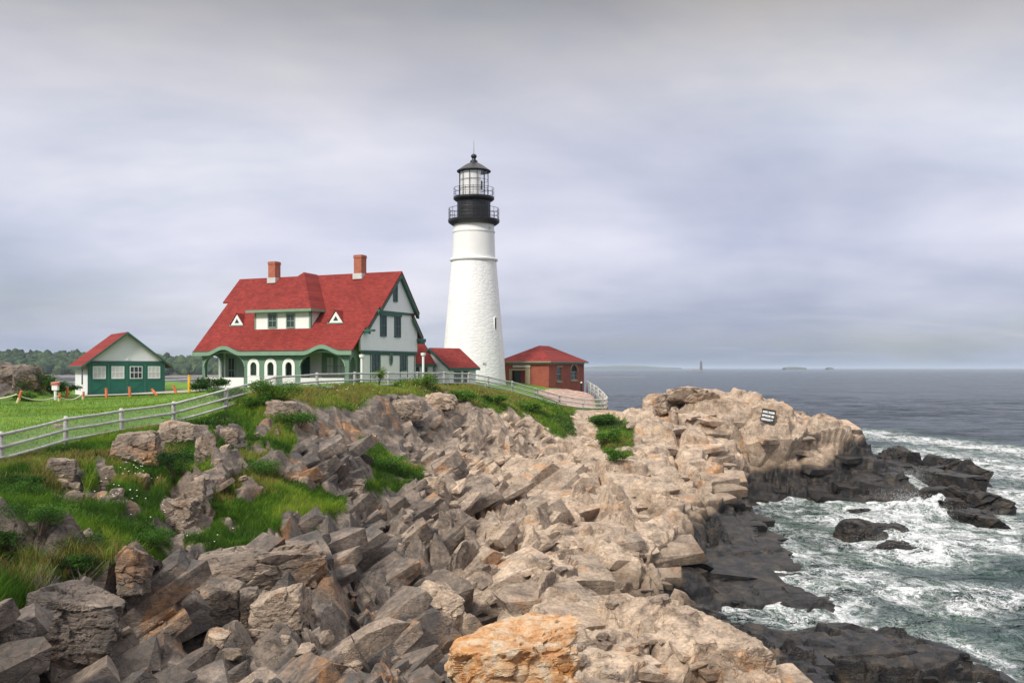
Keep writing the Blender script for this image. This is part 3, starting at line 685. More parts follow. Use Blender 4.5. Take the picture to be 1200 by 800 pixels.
# heaped white water in the surge channel between the outer ledges
for hx, hy, hh, rx, ry in ((1062, 572, 1.5, 1.5, 3.0), (1080, 600, 0.9, 3.0, 4), (1094, 640, 0.55, 2.0, 2.5), (1052, 632, .6, 1.2, 1.6), (1100, 600, .7, 2.2, 2.0)):
    X, Y = sea_at(hx, hy); wv = wv + hh * np.exp(-((sx - X) / rx) ** 2 - ((sy - Y) / ry) ** 2) * (0.75 + 0.5 * fbm(S, 1.0, 3, 360))
S[:, 2] = wv - 0.12
def make_sea_mat():
    m = Mat('sea_water'); g = m.N('ShaderNodeNewGeometry').outputs['Position']
    p = m.pos(); foam = m.attr('foam'); s = m.sep(p)
    # lacy foam: warped cell walls and torn patches, cut by how much foam there is
    wn = m.noise(m.pos(scale=(0.6, 0.34, 1)), 0.8, 4, 0.6, out='Color')
    vadd = m.N('ShaderNodeVectorMath'); vadd.operation = 'MULTIPLY_ADD'; m.L(wn, vadd.inputs[0]); vadd.inputs[1].default_value = (2.6, 2.6, 0); m.L(m.pos(scale=(0.6, 0.34, 1)), vadd.inputs[2])
    cell = m.voro(vadd.outputs[0], 1.5, 'DISTANCE_TO_EDGE'); cell2 = m.voro(vadd.outputs[0], 4.2, 'DISTANCE_TO_EDGE')
    lace = m.math('SUBTRACT', 1.0, m.math('MULTIPLY', m.math('MINIMUM', cell, m.math('MULTIPLY', cell2, 1.6)), 3.4), clamp=True)
    torn = m.noise(vadd.outputs[0], 0.9, 5, 0.60)
    pat = m.math('ADD', m.math('MULTIPLY', lace, 0.36), m.math('MULTIPLY', torn, 0.85))
    thr = m.math('SUBTRACT', 1.10, m.math('MULTIPLY', foam, 0.71))
    f = m.math('MULTIPLY', m.math('SUBTRACT', pat, thr), 3.6, clamp=True)
    thin = m.math('MULTIPLY', m.math('SUBTRACT', pat, m.math('SUBTRACT', thr, 0.16)), 2.2, clamp=True)
    f = m.math('MAXIMUM', f, m.math('MULTIPLY', thin, 0.42))
    blu = m.ramp(m.noise(m.pos(scale=(1, 0.3, 1)), 0.05, 4, 0.6), [(0.35, (0.018, 0.032, 0.046)), (0.65, (0.034, 0.050, 0.062))])
    grn = m.ramp(m.noise(p, 0.18, 4, 0.6), [(0.4, (0.020, 0.052, 0.044)), (0.65, (0.060, 0.125, 0.088))])
    c = m.mix(m.math('MULTIPLY', foam, 1.5, clamp=True), blu, grn)
    c = m.mix(f, c, (0.78, 0.80, 0.80))
    # ripples: finer close by, broad swell texture far out
    r1 = m.noise(m.pos(rot=(0, 0, 0.4), scale=(0.7, 1.0, 1)), 1.6, 6, 0.68); r2 = m.noise(m.pos(rot=(0, 0, 0.5), scale=(0.7, 1.0, 1)), 0.26, 6, 0.72); r3 = m.noise(m.pos(rot=(0, 0, 0.4), scale=(0.7, 1.0, 1)), 0.045, 5, 0.66)
    r4 = m.noise(m.pos(rot=(0, 0, 0.4), scale=(0.6, 1.0, 1)), 0.010, 5, 0.7); b0 = m.bump(r4, 1.0, 45.0); b1 = m.bump(r3, 1.0, 14.0, b0); b2 = m.bump(r2, 1.0, 2.2, b1); b3 = m.bump(m.math('ADD', r1, m.math('MULTIPLY', f, 0.35)), 0.85, 0.30, b2)
    m.set(Base_Color=c, Roughness=m.math('ADD', 0.13, m.math('MULTIPLY', f, 0.6)), Normal=b3); m.b.inputs['IOR'].default_value = 1.33; m.b.inputs['Specular IOR Level'].default_value = .42
    return m.m
MSEA = make_sea_mat()
# near sheet plus the far apron out to the horizon, one mesh
fx, fy, fF = polar_grid(-1000, 2200, 60, 420, 22000, 60)
V = np.r_[S, np.stack([fx, fy, 0 * fx - 0.12], 1)]; F = np.r_[sF, fF + len(S)]
# side and rear aprons so that the water also reaches the horizon outside the frame
lx = (-1000 - 600) / FP; rx_ = (2200 - 600) / FP; n0 = len(V)
V = np.r_[V, [(lx * 20, 20, -.12), (lx * 22000, 22000, -.12), (-31000, -8000, -.12), (31000, -8000, -.12), (rx_ * 22000, 22000, -.12), (rx_ * 20, 20, -.12)]]
F = np.r_[F, [(n0, n0 + 1, n0 + 2, n0 + 2)][:0] or np.zeros((0, 4), int), [(n0 + 1, n0 + 2, n0 + 3, n0), (n0 + 3, n0 + 4, n0 + 5, n0)]]
sea = link(bpy.data.objects.new('sea', np_mesh('sea', V, F, MSEA, True, {'foam': np.r_[fm, np.zeros(len(fx) + 6)]}))); tag(sea, kind='structure')

# spray thrown up where the swell breaks on the outer rocks
def spray():
    r = np.random.default_rng(3); P = []; 
    for px, py, n, sx_, sy_, h_ in ((1062, 574, 2600, .8, 1.6, 1.9), (1082, 592, 1800, 1.6, 2.2, 1.0), (1098, 606, 900, .9, 1.2, .9), (1075, 640, 900, 1.4, 1.4, .6), (1095, 560, 700, 1.2, 2, .9)):
        x, y = sea_at(px, py); n *= 3; u = r.random(n) ** 1.8; P.append(np.stack([x + r.normal(0, sx_, n) * (.5 + u), y + r.normal(0, sy_, n), .1 + h_ * u], 1))
    P = np.concatenate(P); s = r.uniform(.006, .022, len(P))[:, None, None]; T = np.array([[1, 0, -.5], [-.5, .87, -.5], [-.5, -.87, -.5], [0, 0, 1]])
    V = (P[:, None] + T[None] * s).reshape(-1, 3); F = ((np.arange(len(P)) * 4)[:, None, None] + np.array([[0, 1, 3], [1, 2, 3], [2, 0, 3], [0, 2, 1]])[None]).reshape(-1, 3)
    tag(link(bpy.data.objects.new('spray', np_mesh('spray', V, F, Mat('white_water').set(Base_Color=(.82, .84, .85), Roughness=.6).m, True))), kind='stuff')
spray()

# ------------------------------------------------------------------ far shores
def far_land(name, px0, px1, Y, prof, depth, mat, kind='structure', n=120, seed=0):
    """low land seen side-on: prof = [(px, py_top)]"""
    xs = np.linspace(px0, px1, n); top = np.interp(xs, [a for a, b in prof], [b for a, b in prof])
    rows = 14; V = []
    for j in range(rows):
        t = j / (rows - 1)
        for i, px in enumerate(xs):
            y = Y + depth * t; x = (px - 600) / FP * Y
            zt = H - (top[i] - 431) / FP * (Y + depth * .5)
            z = -1.5 + (zt + 1.5) * sin(pi * min(t, 1 - t) ** 0.7 * 2 ** 0.7 / 2)
            V.append((x, y, z))
    V = np.array(V); P = V.astype(np.float32); V[:, 2] += np.where(V[:, 2] > 0.3, 1, 0) * (prof[0][0] * 0 + 0.06 * np.abs(V[:, 2])) * fbm(P, 8 / abs(V[-1, 0] - V[0, 0] + 1) * 4, 3, seed)
    i = np.arange(rows - 1)[:, None] * n + np.arange(n - 1)[None]; i = i.ravel()
    return tag(link(bpy.data.objects.new(name, np_mesh(name, V, np.stack([i, i + 1, i + n + 1, i + n], 1), mat, True))), kind=kind)
MFARROCK = plain('far_shore_rock', (0.16, 0.14, 0.13), 0.9, 0.4, 0.05)
MFARLAND = plain('far_shore_ground', (0.06, 0.07, 0.03), 0.95, 0.4, 0.02)
YF = 1180
far_land('far_shore', -420, 760, YF, [(-420, 436), (-100, 437), (20, 438), (60, 439.5), (120, 438), (170, 440.5), (230, 439), (300, 440), (500, 441), (760, 441.5)], 60, MFARROCK, seed=3)
far_land('far_hill', -450, 700, YF + 50, [(-450, 419), (-100, 421), (10, 421), (60, 422), (130, 423), (180, 425), (215, 427), (240, 428), (300, 431), (500, 436), (700, 441)], 260, MFARLAND, seed=5)
far_land('far_island', 672, 800, 9500, [(672, 430.4), (700, 429.2), (735, 428.2), (757, 428.6), (780, 430.2), (800, 430.6)], 400, MFARLAND, seed=6)
far_land('low_islet', 921, 946, 6500, [(921, 430.6), (926, 429.8), (938, 429.9), (946, 430.6)], 100, MFARLAND, n=30, seed=8)
far_land('far_islet', 972, 978, 6500, [(972, 430.8), (975, 430.1), (978, 430.8)], 100, MFARLAND, n=12, seed=9)
def far_wood():
    """treeline across the bay: one mass of rough crowns"""
    r = np.random.default_rng(5); bm = bmesh.new(); bmesh.ops.create_icosphere(bm, subdivisions=2, radius=1); bm.verts.ensure_lookup_table()
    sv = np.array([v.co[:] for v in bm.verts], np.float32); sf = np.array([[v.index for v in f.verts] for f in bm.faces]); bm.free()
    Vs, Fs, T = [], [], []; n = 0
    for i in range(3600):
        px = r.uniform(-430, 560); t = r.uniform(0.03, 0.55)
        Y0 = YF + 50; y = Y0 + 260 * t; x = (px - 600) / FP * y
        top = np.interp(px, [-450, -100, 10, 60, 130, 180, 215, 240, 300, 500, 700], [419, 421, 421, 422, 423, 425, 427, 428, 431, 436, 441])
        zt = H - (top - 431) / FP * (Y0 + 130); z = -1.5 + (zt + 1.5) * sin(pi * min(t, 1 - t) ** 0.7 * 2 ** 0.7 / 2)
        s = r.uniform(3.4, 7.4) * (0.75 if px > 300 else 1)
        v = sv * (1 + 0.34 * vnoise(sv * 2.1 + i, 9)[:, None] + 0.16 * vnoise(sv * 5.3 + i, 10)[:, None]) * np.array([s * r.uniform(.8, 1.25), s, s * r.uniform(.8, 1.35)])
        Vs.append(v + (x, y, z + s * 0.6)); Fs.append(sf + n); n += len(sv); T.append(np.full(len(sv), r.uniform(0, 1)))
    m = Mat('far_foliage'); p = m.pos()
    c = m.ramp(m.attr('tint'), [(0.0, (0.018, 0.040, 0.015)), (0.5, (0.034, 0.072, 0.022)), (1.0, (0.072, 0.115, 0.032))])
    c = m.mix(0.9, c, m.ramp(m.noise(p, 0.35, 4, 0.75), [(0.35, 0.45), (0.6, 1.25)]), 'MULTIPLY')
    m.set(Base_Color=c, Roughness=1.0, Normal=m.bump(m.noise(p, 0.6, 4, 0.8), 1.0, 2.0))
    tag(link(bpy.data.objects.new('far_woods', np_mesh('far_woods', np.concatenate(Vs), np.concatenate(Fs), m.m, False, {'tint': np.concatenate(T)}))), kind='stuff')
far_wood()

# the small ledge light far out at sea, standing on its own rock
MLEDGE = plain('grey_granite', (0.13, 0.125, 0.12), 0.85, 0.3, 0.2)
MWHITE = plain('white_paint', (0.80, 0.80, 0.79), 0.55, 0.05, 0.6)
Yl = 3500; cl = at(821.5, 434.8, Yl); xl = cl.x
t = thing('distant_lighthouse', 'tiny dark stone lighthouse far out on the sea near the horizon', 'lighthouse', (xl, Yl, 0))
b = MB(); b.lathe([(5.4, 0), (5.2, 4), (4.6, 16), (4.0, 27), (3.9, 30)], 20); b.build('tower', MLEDGE, t)
b = MB(); b.lathe([(4.9, 30), (4.9, 31.2)], 20); b.build('gallery', MLEDGE, t)
b = MB(); b.lathe([(2.6, 31.2), (2.6, 35), (2.9, 35.2), (0.3, 38.3)], 12, smooth=False); b.build('lantern', MLEDGE, t)
b = MB(); b.lathe([(9, -1), (7.5, 0.4), (6.6, 2.6), (5.6, 2.8)], 14, smooth=False); b.build('foundation', MLEDGE, t)
far_land('ledge_islet', 809, 825, Yl - 12, [(809, 434.7), (812, 432.6), (818, 432.9), (824, 432.8), (825, 434.6)], 40, MFARROCK, n=30, seed=12)
far_land('reef_islet', 772, 782, Yl + 30, [(772, 434.4), (776, 433.6), (782, 434.4)], 20, MFARROCK, n=14, seed=13)

# sea air: far shores fade in it
def haze():
    b = MB(); b.box(-33000, 33000, -9000, 23000, -8, 46)
    m = bpy.data.materials.new('sea_haze'); m.use_nodes = True; nt_clear(m.node_tree); o = m.node_tree.nodes.new('ShaderNodeOutputMaterial'); v = m.node_tree.nodes.new('ShaderNodeVolumePrincipled')
    v.inputs['Color'].default_value = (.72, .84, 1, 1); v.inputs['Density'].default_value = 8e-5; m.node_tree.links.new(v.outputs[0], o.inputs['Volume'])
    tag(b.build('haze', m), kind='stuff')
haze()

# ------------------------------------------------------------------ building materials
def make_shingle():
    m = Mat('red_roof_shingles'); p = m.pos(obj=True); s = m.sep(p)
    z = s[2]
    br = m.N('ShaderNodeTexBrick'); cmb = m.N('ShaderNodeCombineXYZ'); m.L(s[0], cmb.inputs[0]); m.L(m.math('MULTIPLY', m.math('ADD', z, m.math('MULTIPLY', s[1], -0.0)), 1.0), cmb.inputs[1]); m.L(cmb.outputs[0], br.inputs['Vector'])
    br.inputs['Scale'].default_value = 1.0; br.inputs['Brick Width'].default_value = 0.34; br.inputs['Row Height'].default_value = 0.135; br.inputs['Mortar Size'].default_value = 0.010
    br.inputs['Color1'].default_value = (0.185, 0.026, 0.022, 1); br.inputs['Color2'].default_value = (0.27, 0.040, 0.032, 1); br.inputs['Mortar'].default_value = (0.13, 0.012, 0.010, 1)
    c = m.mix(0.7, br.outputs['Color'], m.ramp(m.noise(p, 0.8, 5, 0.65), [(0.3, 0.75), (0.6, 1.12)]), 'MULTIPLY')
    m.set(Base_Color=c, Roughness=0.85, Normal=m.bump(br.outputs['Fac'], 0.5, -0.03)); m.b.inputs['Specular IOR Level'].default_value = 0.2; return m.m
def make_clap(name, col, row=0.14):
    m = Mat(name); p = m.pos(obj=True); z = m.sep(p)[2]
    saw = m.math('FRACT', m.math('DIVIDE', z, row))
    c = m.ramp(m.noise(p, 0.9, 5, 0.6), [(0.3, tuple(v * 0.93 for v in col)), (0.65, col)])
    m.set(Base_Color=c, Roughness=0.6, Normal=m.bump(saw, 0.55, -0.02)); return m.m
def make_brick(name, a, b_, mort, sc_=1.0):
    m = Mat(name); p = m.pos(obj=True); s = m.sep(p)
    br = m.N('ShaderNodeTexBrick'); cmb = m.N('ShaderNodeCombineXYZ'); m.L(m.math('ADD', s[0], s[1]), cmb.inputs[0]); m.L(s[2], cmb.inputs[1]); m.L(cmb.outputs[0], br.inputs['Vector'])
    br.inputs['Scale'].default_value = sc_; br.inputs['Brick Width'].default_value = 0.23; br.inputs['Row Height'].default_value = 0.078; br.inputs['Mortar Size'].default_value = 0.008
    br.inputs['Color1'].default_value = (*a, 1); br.inputs['Color2'].default_value = (*b_, 1); br.inputs['Mortar'].default_value = (*mort, 1)
    c = m.mix(0.7, br.outputs['Color'], m.ramp(m.noise(p, 1.1, 5, 0.65), [(0.3, 0.72), (0.65, 1.15)]), 'MULTIPLY')
    m.set(Base_Color=c, Roughness=0.85, Normal=m.bump(br.outputs['Fac'], 0.4, -0.015)); return m.m
MROOF = make_shingle(); MCLAP = make_clap('white_clapboard', (0.82, 0.83, 0.855))
MSTUCCO = plain('white_stucco', (0.80, 0.80, 0.79), 0.7, 0.05, 1.2, bump=0.1)
MSAGE = make_clap('sage_green_boards', (0.125, 0.215, 0.155)); MTRIM = plain('dark_green_trim', (0.030, 0.105, 0.080), 0.5, 0.2)
MTRIM2 = plain('sage_trim', (0.19, 0.30, 0.22), 0.5, 0.12); MDOORG = plain('green_painted_door', (0.012, 0.125, 0.085), 0.5, 0.15, 0.8)
MBRICK = make_brick('red_brick', (0.25, 0.052, 0.030), (0.34, 0.078, 0.040), (0.26, 0.11, 0.08)); MCHIM = make_brick('chimney_brick', (0.38, 0.10, 0.055), (0.46, 0.14, 0.08), (0.33, 0.17, 0.12))
MGLASS = Mat('window_glass').set(Base_Color=(0.030, 0.040, 0.045), Roughness=0.06).m
MBLIND = plain('white_curtain', (0.55, 0.56, 0.55), 0.9, 0.08)
MDARK = plain('dark_interior', (0.035, 0.045, 0.042), 0.9, 0.2); MBLACK = plain('black_iron', (0.012, 0.013, 0.015), 0.42, 0.25)
MLEAD = plain('lead_flashing', (0.55, 0.55, 0.54), 0.6, 0.1); MREDDOOR = plain('red_painted_door', (0.22, 0.012, 0.02), 0.5, 0.15)
MCONC = plain('concrete', (0.42, 0.38, 0.34), 0.9, 0.15, 0.7, bump=0.2); MGREYWOOD = plain('weathered_fence_wood', (0.47, 0.46, 0.43), 0.85, 0.28, 3.0, bump=0.4)
MORANGE = plain('orange_painted_post', (0.62, 0.15, 0.05), 0.6, 0.25, 3.0); MYELLOW = plain('yellow_painted_post', (0.72, 0.40, 0.02), 0.5, 0.12); MROPE = plain('pale_rope', (0.66, 0.62, 0.50), 0.9, 0.15, 6.0)

def window(parent, frame, s0, s1, z0, z1, trim=MTRIM, fw=0.10, rows=2, cols=2, pane=None, proud=0.05, name='window'):
    """frame with sash bars; the pane sits in it. frame(s, z, t): t<0 is outside the wall"""
    b = MB()
    def q(a0, a1, c0, c1, t0, t1):
        pts = [(a0, c0), (a1, c0), (a1, c1), (a0, c1)]; b.hexa([frame(a, c, t1) for a, c in pts], [frame(a, c, t0) for a, c in pts])
    q(s0, s0 + fw, z0, z1, -proud, 0.06); q(s1 - fw, s1, z0, z1, -proud, 0.06); q(s0 + fw, s1 - fw, z1 - fw, z1, -proud, 0.06); q(s0 + fw, s1 - fw, z0, z0 + fw, -proud - 0.03, 0.06)
    bw = 0.022; zm = (z0 + z1) / 2
    if rows > 1: q(s0 + fw, s1 - fw, zm - 0.03, zm + 0.03, -0.04, -.013)
    for i in range(1, cols): x = s0 + (s1 - s0) * i / cols; q(x - bw, x + bw, z0 + fw, z1 - fw, -0.036, -.0125)
    for i in range(1, rows * 2 if rows > 2 else 0): z = z0 + (z1 - z0) * i / rows / 2
    o = b.build(name, trim, parent)
    b = MB(); q2 = [(s0 + fw * .6, z0 + fw * .6), (s1 - fw * .6, z0 + fw * .6), (s1 - fw * .6, z1 - fw * .6), (s0 + fw * .6, z1 - fw * .6)]
    b.hexa([frame(a, c, -0.003) for a, c in q2], [frame(a, c, -0.012) for a, c in q2]); b.build('pane', pane or MGLASS, o)
    return o

# ------------------------------------------------------------------ keeper's house
AL = R(25.6); HX, HY, HZ0 = -10.5, 90.0, H - 1.65
house = thing('keepers_house', "big white keeper's house with a red roof, two brick chimneys and green arched porch", 'house', (HX, HY, HZ0), -AL)
def hpt(px, py, plane, val):
    """point on a house-local plane seen at a photo pixel: plane 'x' or 'y' -> (other, z)"""
    k = (px - 600) / FP; ca, sa = cos(AL), sin(AL)
    # world = O + x*(ca,-sa) + y*(sa,ca)
    if plane == 'x':
        y = (k * (HY - val * sa) - HX - val * ca) / (sa - k * ca); Yw = HY - val * sa + y * ca; o = y
    else:
        x = (k * (HY + val * ca) - HX - val * sa) / (ca + k * sa); Yw = HY - x * sa + val * ca; o = x
    return o, -(py - 431) / FP * Yw + 1.65
RZ = 10.5; SF = (RZ - 3.12) / 7.3      # front slope
LUP, LLO = -18.5, -17.7
def zf(y): return RZ + SF * y           # y negative
# roof: front slope as a grid so the eave can swell over the two porch arches
AX = [hpt(262, 411, 'y', -7.3)[0], hpt(377, 411, 'y', -7.3)[0]]
def roof_surf(y_list, x0, x1, fn, mat, name, thick=0.16, n=90):
    xs = np.linspace(x0, x1, n); V = []; nr_ = len(y_list)
    for side in (0, 1):
        for y in y_list:
            for x in xs: V.append((x, y, fn(x, y) - side * thick))
    V = np.array(V); F = []; o = nr_ * n
    for j in range(nr_ - 1):
        for i in range(n - 1):
            a = j * n + i; F.append((a, a + 1, a + n + 1, a + n)); F.append((a + o, a + n + o, a + n + 1 + o, a + 1 + o))
    for j in range(nr_ - 1):
        for i in (0, n - 1): a = j * n + i; F.append((a, a + n, a + n + o, a + o))
    for j in (0, nr_ - 1):
        for i in range(n - 1): a = j * n + i; F.append((a, a + 1, a + 1 + o, a + o))
    return np_mesh(name, V, F, mat, False)
def eave_fn(x, y):
    b_ = sum(0.5 * (1 + cos(pi * min(1, abs(x - a) / 2.0))) for a in AX)
    return zf(y) + 0.55 * b_ * max(0, min(1, (-y - 5.3) / 2.0)) ** 1.5
rf = link(bpy.data.objects.new('roof', roof_surf([0, -1, -2, -3, -4, -5, -5.4, -5.8, -6.2, -6.6, -7.0, -7.3], LLO - 0.05, 0.05, eave_fn, MROOF, 'roof')), house)
b = MB()
def slab(b, y0, z0, y1, z1, xa, xb, th=0.16):
    b.hexa([(xa, y0, z0 - th), (xb, y0, z0 - th), (xb, y1, z1 - th), (xa, y1, z1 - th)], [(xa, y0, z0), (xb, y0, z0), (xb, y1, z1), (xa, y1, z1)])
slab(b, 0, RZ - .003, 3.1, 6.85, LUP, 0.5); slab(b, 2.35, 6.72, 4.2, 4.62, LLO, 0.28)
slab(b, 0, RZ + .004, -3.35, zf(-3.35) + .004, 0.045, 0.5); slab(b, 0, RZ + .004, -2.4, zf(-2.4) + .004, LUP, LLO - 0.05)
slab(b, -3.0, zf(-3.0) + .002, -5.2, zf(-5.2) + .002, 0.045, 0.28)
b.build('roof_extension', MROOF, rf)
# dormer roof (hipped) and dormer walls
DA = (-9.0, -2.1, 10.62); EL, ER = (-12.7, -5.75, 6.92), (-5.4, -5.75, 6.92)
bk = -3.4; b = MB()
vs = [DA, (-9.0, 0, 10.56), EL, ER, (-12.7, bk, 6.92), (-5.4, bk, 6.92)]
b._f(vs, [(0, 2, 3), (0, 3, 5, 1), (0, 1, 4, 2)])
lo = [(p[0], p[1], p[2] - 0.14) for p in vs]; b._f(lo, [(0, 3, 2), (0, 1, 5, 3), (0, 2, 4, 1)])
b._f([EL, ER, lo[3], lo[2]], [(0, 1, 2, 3)]); b._f([ER, vs[5], lo[5], lo[3]], [(0, 1, 2, 3)]); b._f([EL, vs[4], lo[4], lo[2]], [(0, 1, 2, 3)])
dr = b.build('dormer', MROOF, house)
dx0, dx1 = hpt(299, 375, 'y', -5.25)[0], hpt(364, 375, 'y', -5.25)[0]
b = MB(); b.box(dx0, dx1, -5.25, -3.3, 5.0, 6.78); b.build('dormer_wall', MSTUCCO, dr)
b = MB(); b.box(-12.75, -5.35, -5.82, -5.72, 6.70, 6.93); b.box(-5.42, -5.34, -5.72, -3.45, 6.70, 6.93); b.box(-12.6, -5.5, -5.70, -5.30, 6.72, 6.775); b.build('eave_board', MTRIM2, dr)
b = MB(); b.box(dx1 - .16, dx1 + .02, -5.30, -5.251, 5.16, 6.70); b.box(dx1, dx1 + .03, -5.25, -5.08, 5.16, 6.70); b.build('corner_board', MTRIM2, dr)
b = MB(); b.box(dx0 - .02, dx0 + .12, -5.30, -5.251, 5.16, 6.70); b.build('corner_board', MTRIM2, dr)
fd = lambda s, z, t: (s, -5.255 + t, z)
for pa, pb in ((314, 325), (335.5, 346)):
    a0, za = hpt(pa, 384.5, 'y', -5.25); a1, zb = hpt(pb, 367, 'y', -5.25); window(dr, fd, a0, a1, za, zb, MTRIM2, 0.11)
# two little triangular roof vents
for px_, py_ in ((281.5, 376), (397, 373)):
    a = 4.35; xc, zc_ = hpt(px_, py_, 'y', -a); y0 = -a - 0.45
    zb = zf(y0) + 0.03; b = MB(); hw, hh = 0.80, 1.05
    ap = (xc, y0 - 0.08, zb + hh + .05); L_, R_ = (xc - hw, y0 - 0.08, zb - .0), (xc + hw, y0 - 0.08, zb - .0); bkp = (xc, y0 + hh / SF + 0.15, zb + hh + .05)
    b._f([ap, L_, bkp, (xc - hw, y0 + .02, zb - .02)], [(0, 1, 3), (0, 3, 2)]); b._f([ap, R_, bkp, (xc + hw, y0 + .02, zb - .02)], [(0, 3, 1), (0, 2, 3)])
    rv = b.build('roof_vent', MROOF, house)
    b = MB(); b.poly_prism([(xc - hw * .92, y0, zb), (xc + hw * .92, y0, zb), (xc, y0, zb + hh * .93)], (0, 0.12, 0)); b.build('vent_face', MWHITE, rv)
    b = MB(); b.poly_prism([(xc - .26, y0 - 0.03, zb + .18), (xc + .26, y0 - 0.03, zb + .18), (xc, y0 - 0.03, zb + .58)], (0, 0.026, 0)); b.build('louvre', MDARK, rv)
    b = MB(); b.box(xc - hw * 1.05, xc + hw * 1.05, y0 - .12, y0 - .02, zb - .10, zb - .005); b.build('sill', MTRIM2, rv)
# chimneys
for pc, topz in ((321.5, 12.0), (422, 12.15)):
    xc = hpt(pc, 320, 'y', -0.25)[0]
    b = MB(); b.box(xc - .42, xc + .42, -0.67, 0.17, 10.35, topz - .3); b.box(xc - .46, xc + .46, -0.71, 0.21, topz - .3, topz - .08); b.box(xc - .42, xc + .42, -.67, .17, topz - .08, topz); ch = b.build('chimney', MCHIM, house, 0.012)
    b = MB(); b.box(xc - .50, xc + .50, -0.74, 0.25, 9.9, 10.42); b.build('flashing', MLEAD, ch)
    b = MB(); b.box(xc - .2, xc + .2, -.45, -.05, topz, topz + .02); b.build('flue', MDARK, ch)
# gable end facing the light tower
fg_ = lambda s, z, t: (-t, s, z)
yF, yB = -5.6, 3.2
up_hole = []
gw = [(y_, z_) for y_, z_ in ((-5.9, 3.12), (3.45, 3.12), (3.45, 5.35), (2.35, 6.65), (2.9, 6.75), (0, RZ - .14), (-5.9, zf(-5.9) - .16))]
gwall = holed_wall('gable_wall', gw, [], 0.25, MCLAP, house, lambda s, z, t: (0.02 - t, s, z))
b = MB()
za_ = hpt(460, 365, 'x', 0)[1]
yl_ = -(RZ - za_) / SF + .05; yr_ = 2.9 * (RZ - za_) / (RZ - 6.75) - .05
b.poly_prism([(0.022, yl_, za_ - .22), (0.022, yr_, za_ - .22), (0.022, yr_, za_), (0.022, yl_, za_)], (0.10, 0, 0))
b.poly_prism([(0.022, -5.9, 3.02), (0.022, 3.48, 3.02), (0.022, 3.48, 3.18), (0.022, -5.9, 3.18)], (0.09, 0, 0)); b.build('belt_course', MTRIM, gwall)
b = MB(); b.poly_prism([(0.02, yl_ + .05, za_), (0.02, yr_ - .05, za_), (0.02, 0, RZ - .2)], (0.14, 0, 0)); b.build('upper_gable', MCLAP, gwall)
# lower storey
lw = holed_wall('lower_wall', [(yF, -0.6), (yB, -0.6), (yB, 3.02), (yF, 3.02)], [], 0.25, MSTUCCO, house, lambda s, z, t: (-0.05 - t, s, z))
b = MB()
for px_ in (425.5, 434.6, 446, 469.5, 478, 486):
    y_ = hpt(px_, 420, 'x', 0)[0]; b.box(-0.049, -0.02, y_ - .05, y_ + .05, 0.0, 3.02)
b.box(-0.049, 0.01, yF, yB, 2.80, 3.015); b.build('timber_strips', MTRIM, lw)
fl_ = lambda s, z, t: (-0.045 - t, s, z); fu = lambda s, z, t: (0.025 - t, s, z); ft = lambda s, z, t: (0.165 - t, s, z)
for (pa, pb, pt, pbm, fr, nm) in ((436, 445.2, 414, 435.5, fl_, 0), (469, 476.8, 413.5, 434.5, fl_, 0), (445, 452.6, 368, 394.5, fu, 0), (461.7, 469.2, 369, 395.5, fu, 0), (458.8, 464, 333, 354, ft, 0)):
    a0, z1_ = hpt(pa, pt, 'x', 0); a1, z0_ = hpt(pb, pbm, 'x', 0); window(house, fr, a0, a1, z0_, z1_, MTRIM, 0.12, 2, 2)
a0 = hpt(444.6, 367, 'x', 0)[0]; a1 = hpt(469.8, 367, 'x', 0)[0]; zt_ = hpt(457, 366.3, 'x', 0)[1]
b = MB(); b.box(0.022, 0.14, a0, a1, zt_ - .32, zt_ - .10); b.build('window_head', MTRIM, house)
# oval window
yo, zo = hpt(458.5, 420.6, 'x', 0); b = MB(); n = 28
ro = [(0.0, yo + .30 * cos(2 * pi * i / n), zo + .60 * sin(2 * pi * i / n)) for i in range(n)]; ri = [(0.0, yo + .20 * cos(2 * pi * i / n), zo + .46 * sin(2 * pi * i / n)) for i in range(n)]
for i in range(n):
    j = (i + 1) % n; b.hexa([(-.048, *ro[i][1:]), (-.048, *ro[j][1:]), (-.048, *ri[j][1:]), (-.048, *ri[i][1:])], [(.02, *ro[i][1:]), (.02, *ro[j][1:]), (.02, *ri[j][1:]), (.02, *ri[i][1:])])
ov = b.build('oval_window', MTRIM2, house); b = MB(); b.poly_prism([(-.04, p[1], p[2]) for p in ri], (0.03, 0, 0)); b.build('pane', MGLASS, ov)
# barge boards under the overhanging rakes (both ends)
b = MB()
for x0_, x1_, y0_, z0_, y1_, z1_ in ((0.36, 0.48, 0, RZ - .17, 3.08, 6.68), (0.17, 0.27, 2.4, 6.50, 4.16, 4.47), (0.36, 0.48, 0, RZ - .17, -3.33, zf(-3.33) - .17), (0.17, .27, -3.1, zf(-3.1) - .17, -5.2, zf(-5.2) - .17)):
    b.hexa([(x0_, y0_, z0_ - .42), (x1_, y0_, z0_ - .42), (x1_, y1_, z1_ - .40), (x0_, y1_, z1_ - .40)], [(x0_, y0_, z0_), (x1_, y0_, z0_), (x1_, y1_, z1_), (x0_, y1_, z1_)])
b.hexa([(0.17, 0.05, RZ - .62), (0.36, 0.05, RZ - .62), (0.36, 3.06, 6.3), (0.17, 3.06, 6.3)], [(0.17, .05, RZ - .19), (.36, .05, RZ - .19), (.36, 3.06, 6.66), (.17, 3.06, 6.66)])
b.box(.03, .46, 3.35, 4.35, 4.12, 4.42); b.box(.03, .40, 3.45, 4.25, 3.92, 4.12); b.build('barge_board', MTRIM, house)
b = MB(); b.box(.03, .52, -3.75, -3.15, zf(-3.45) - .42, zf(-3.45) - .2); b.box(.03, .42, -3.7, -3.25, zf(-3.45) - .6, zf(-3.45) - .42); b.build('bracket', MTRIM, house)
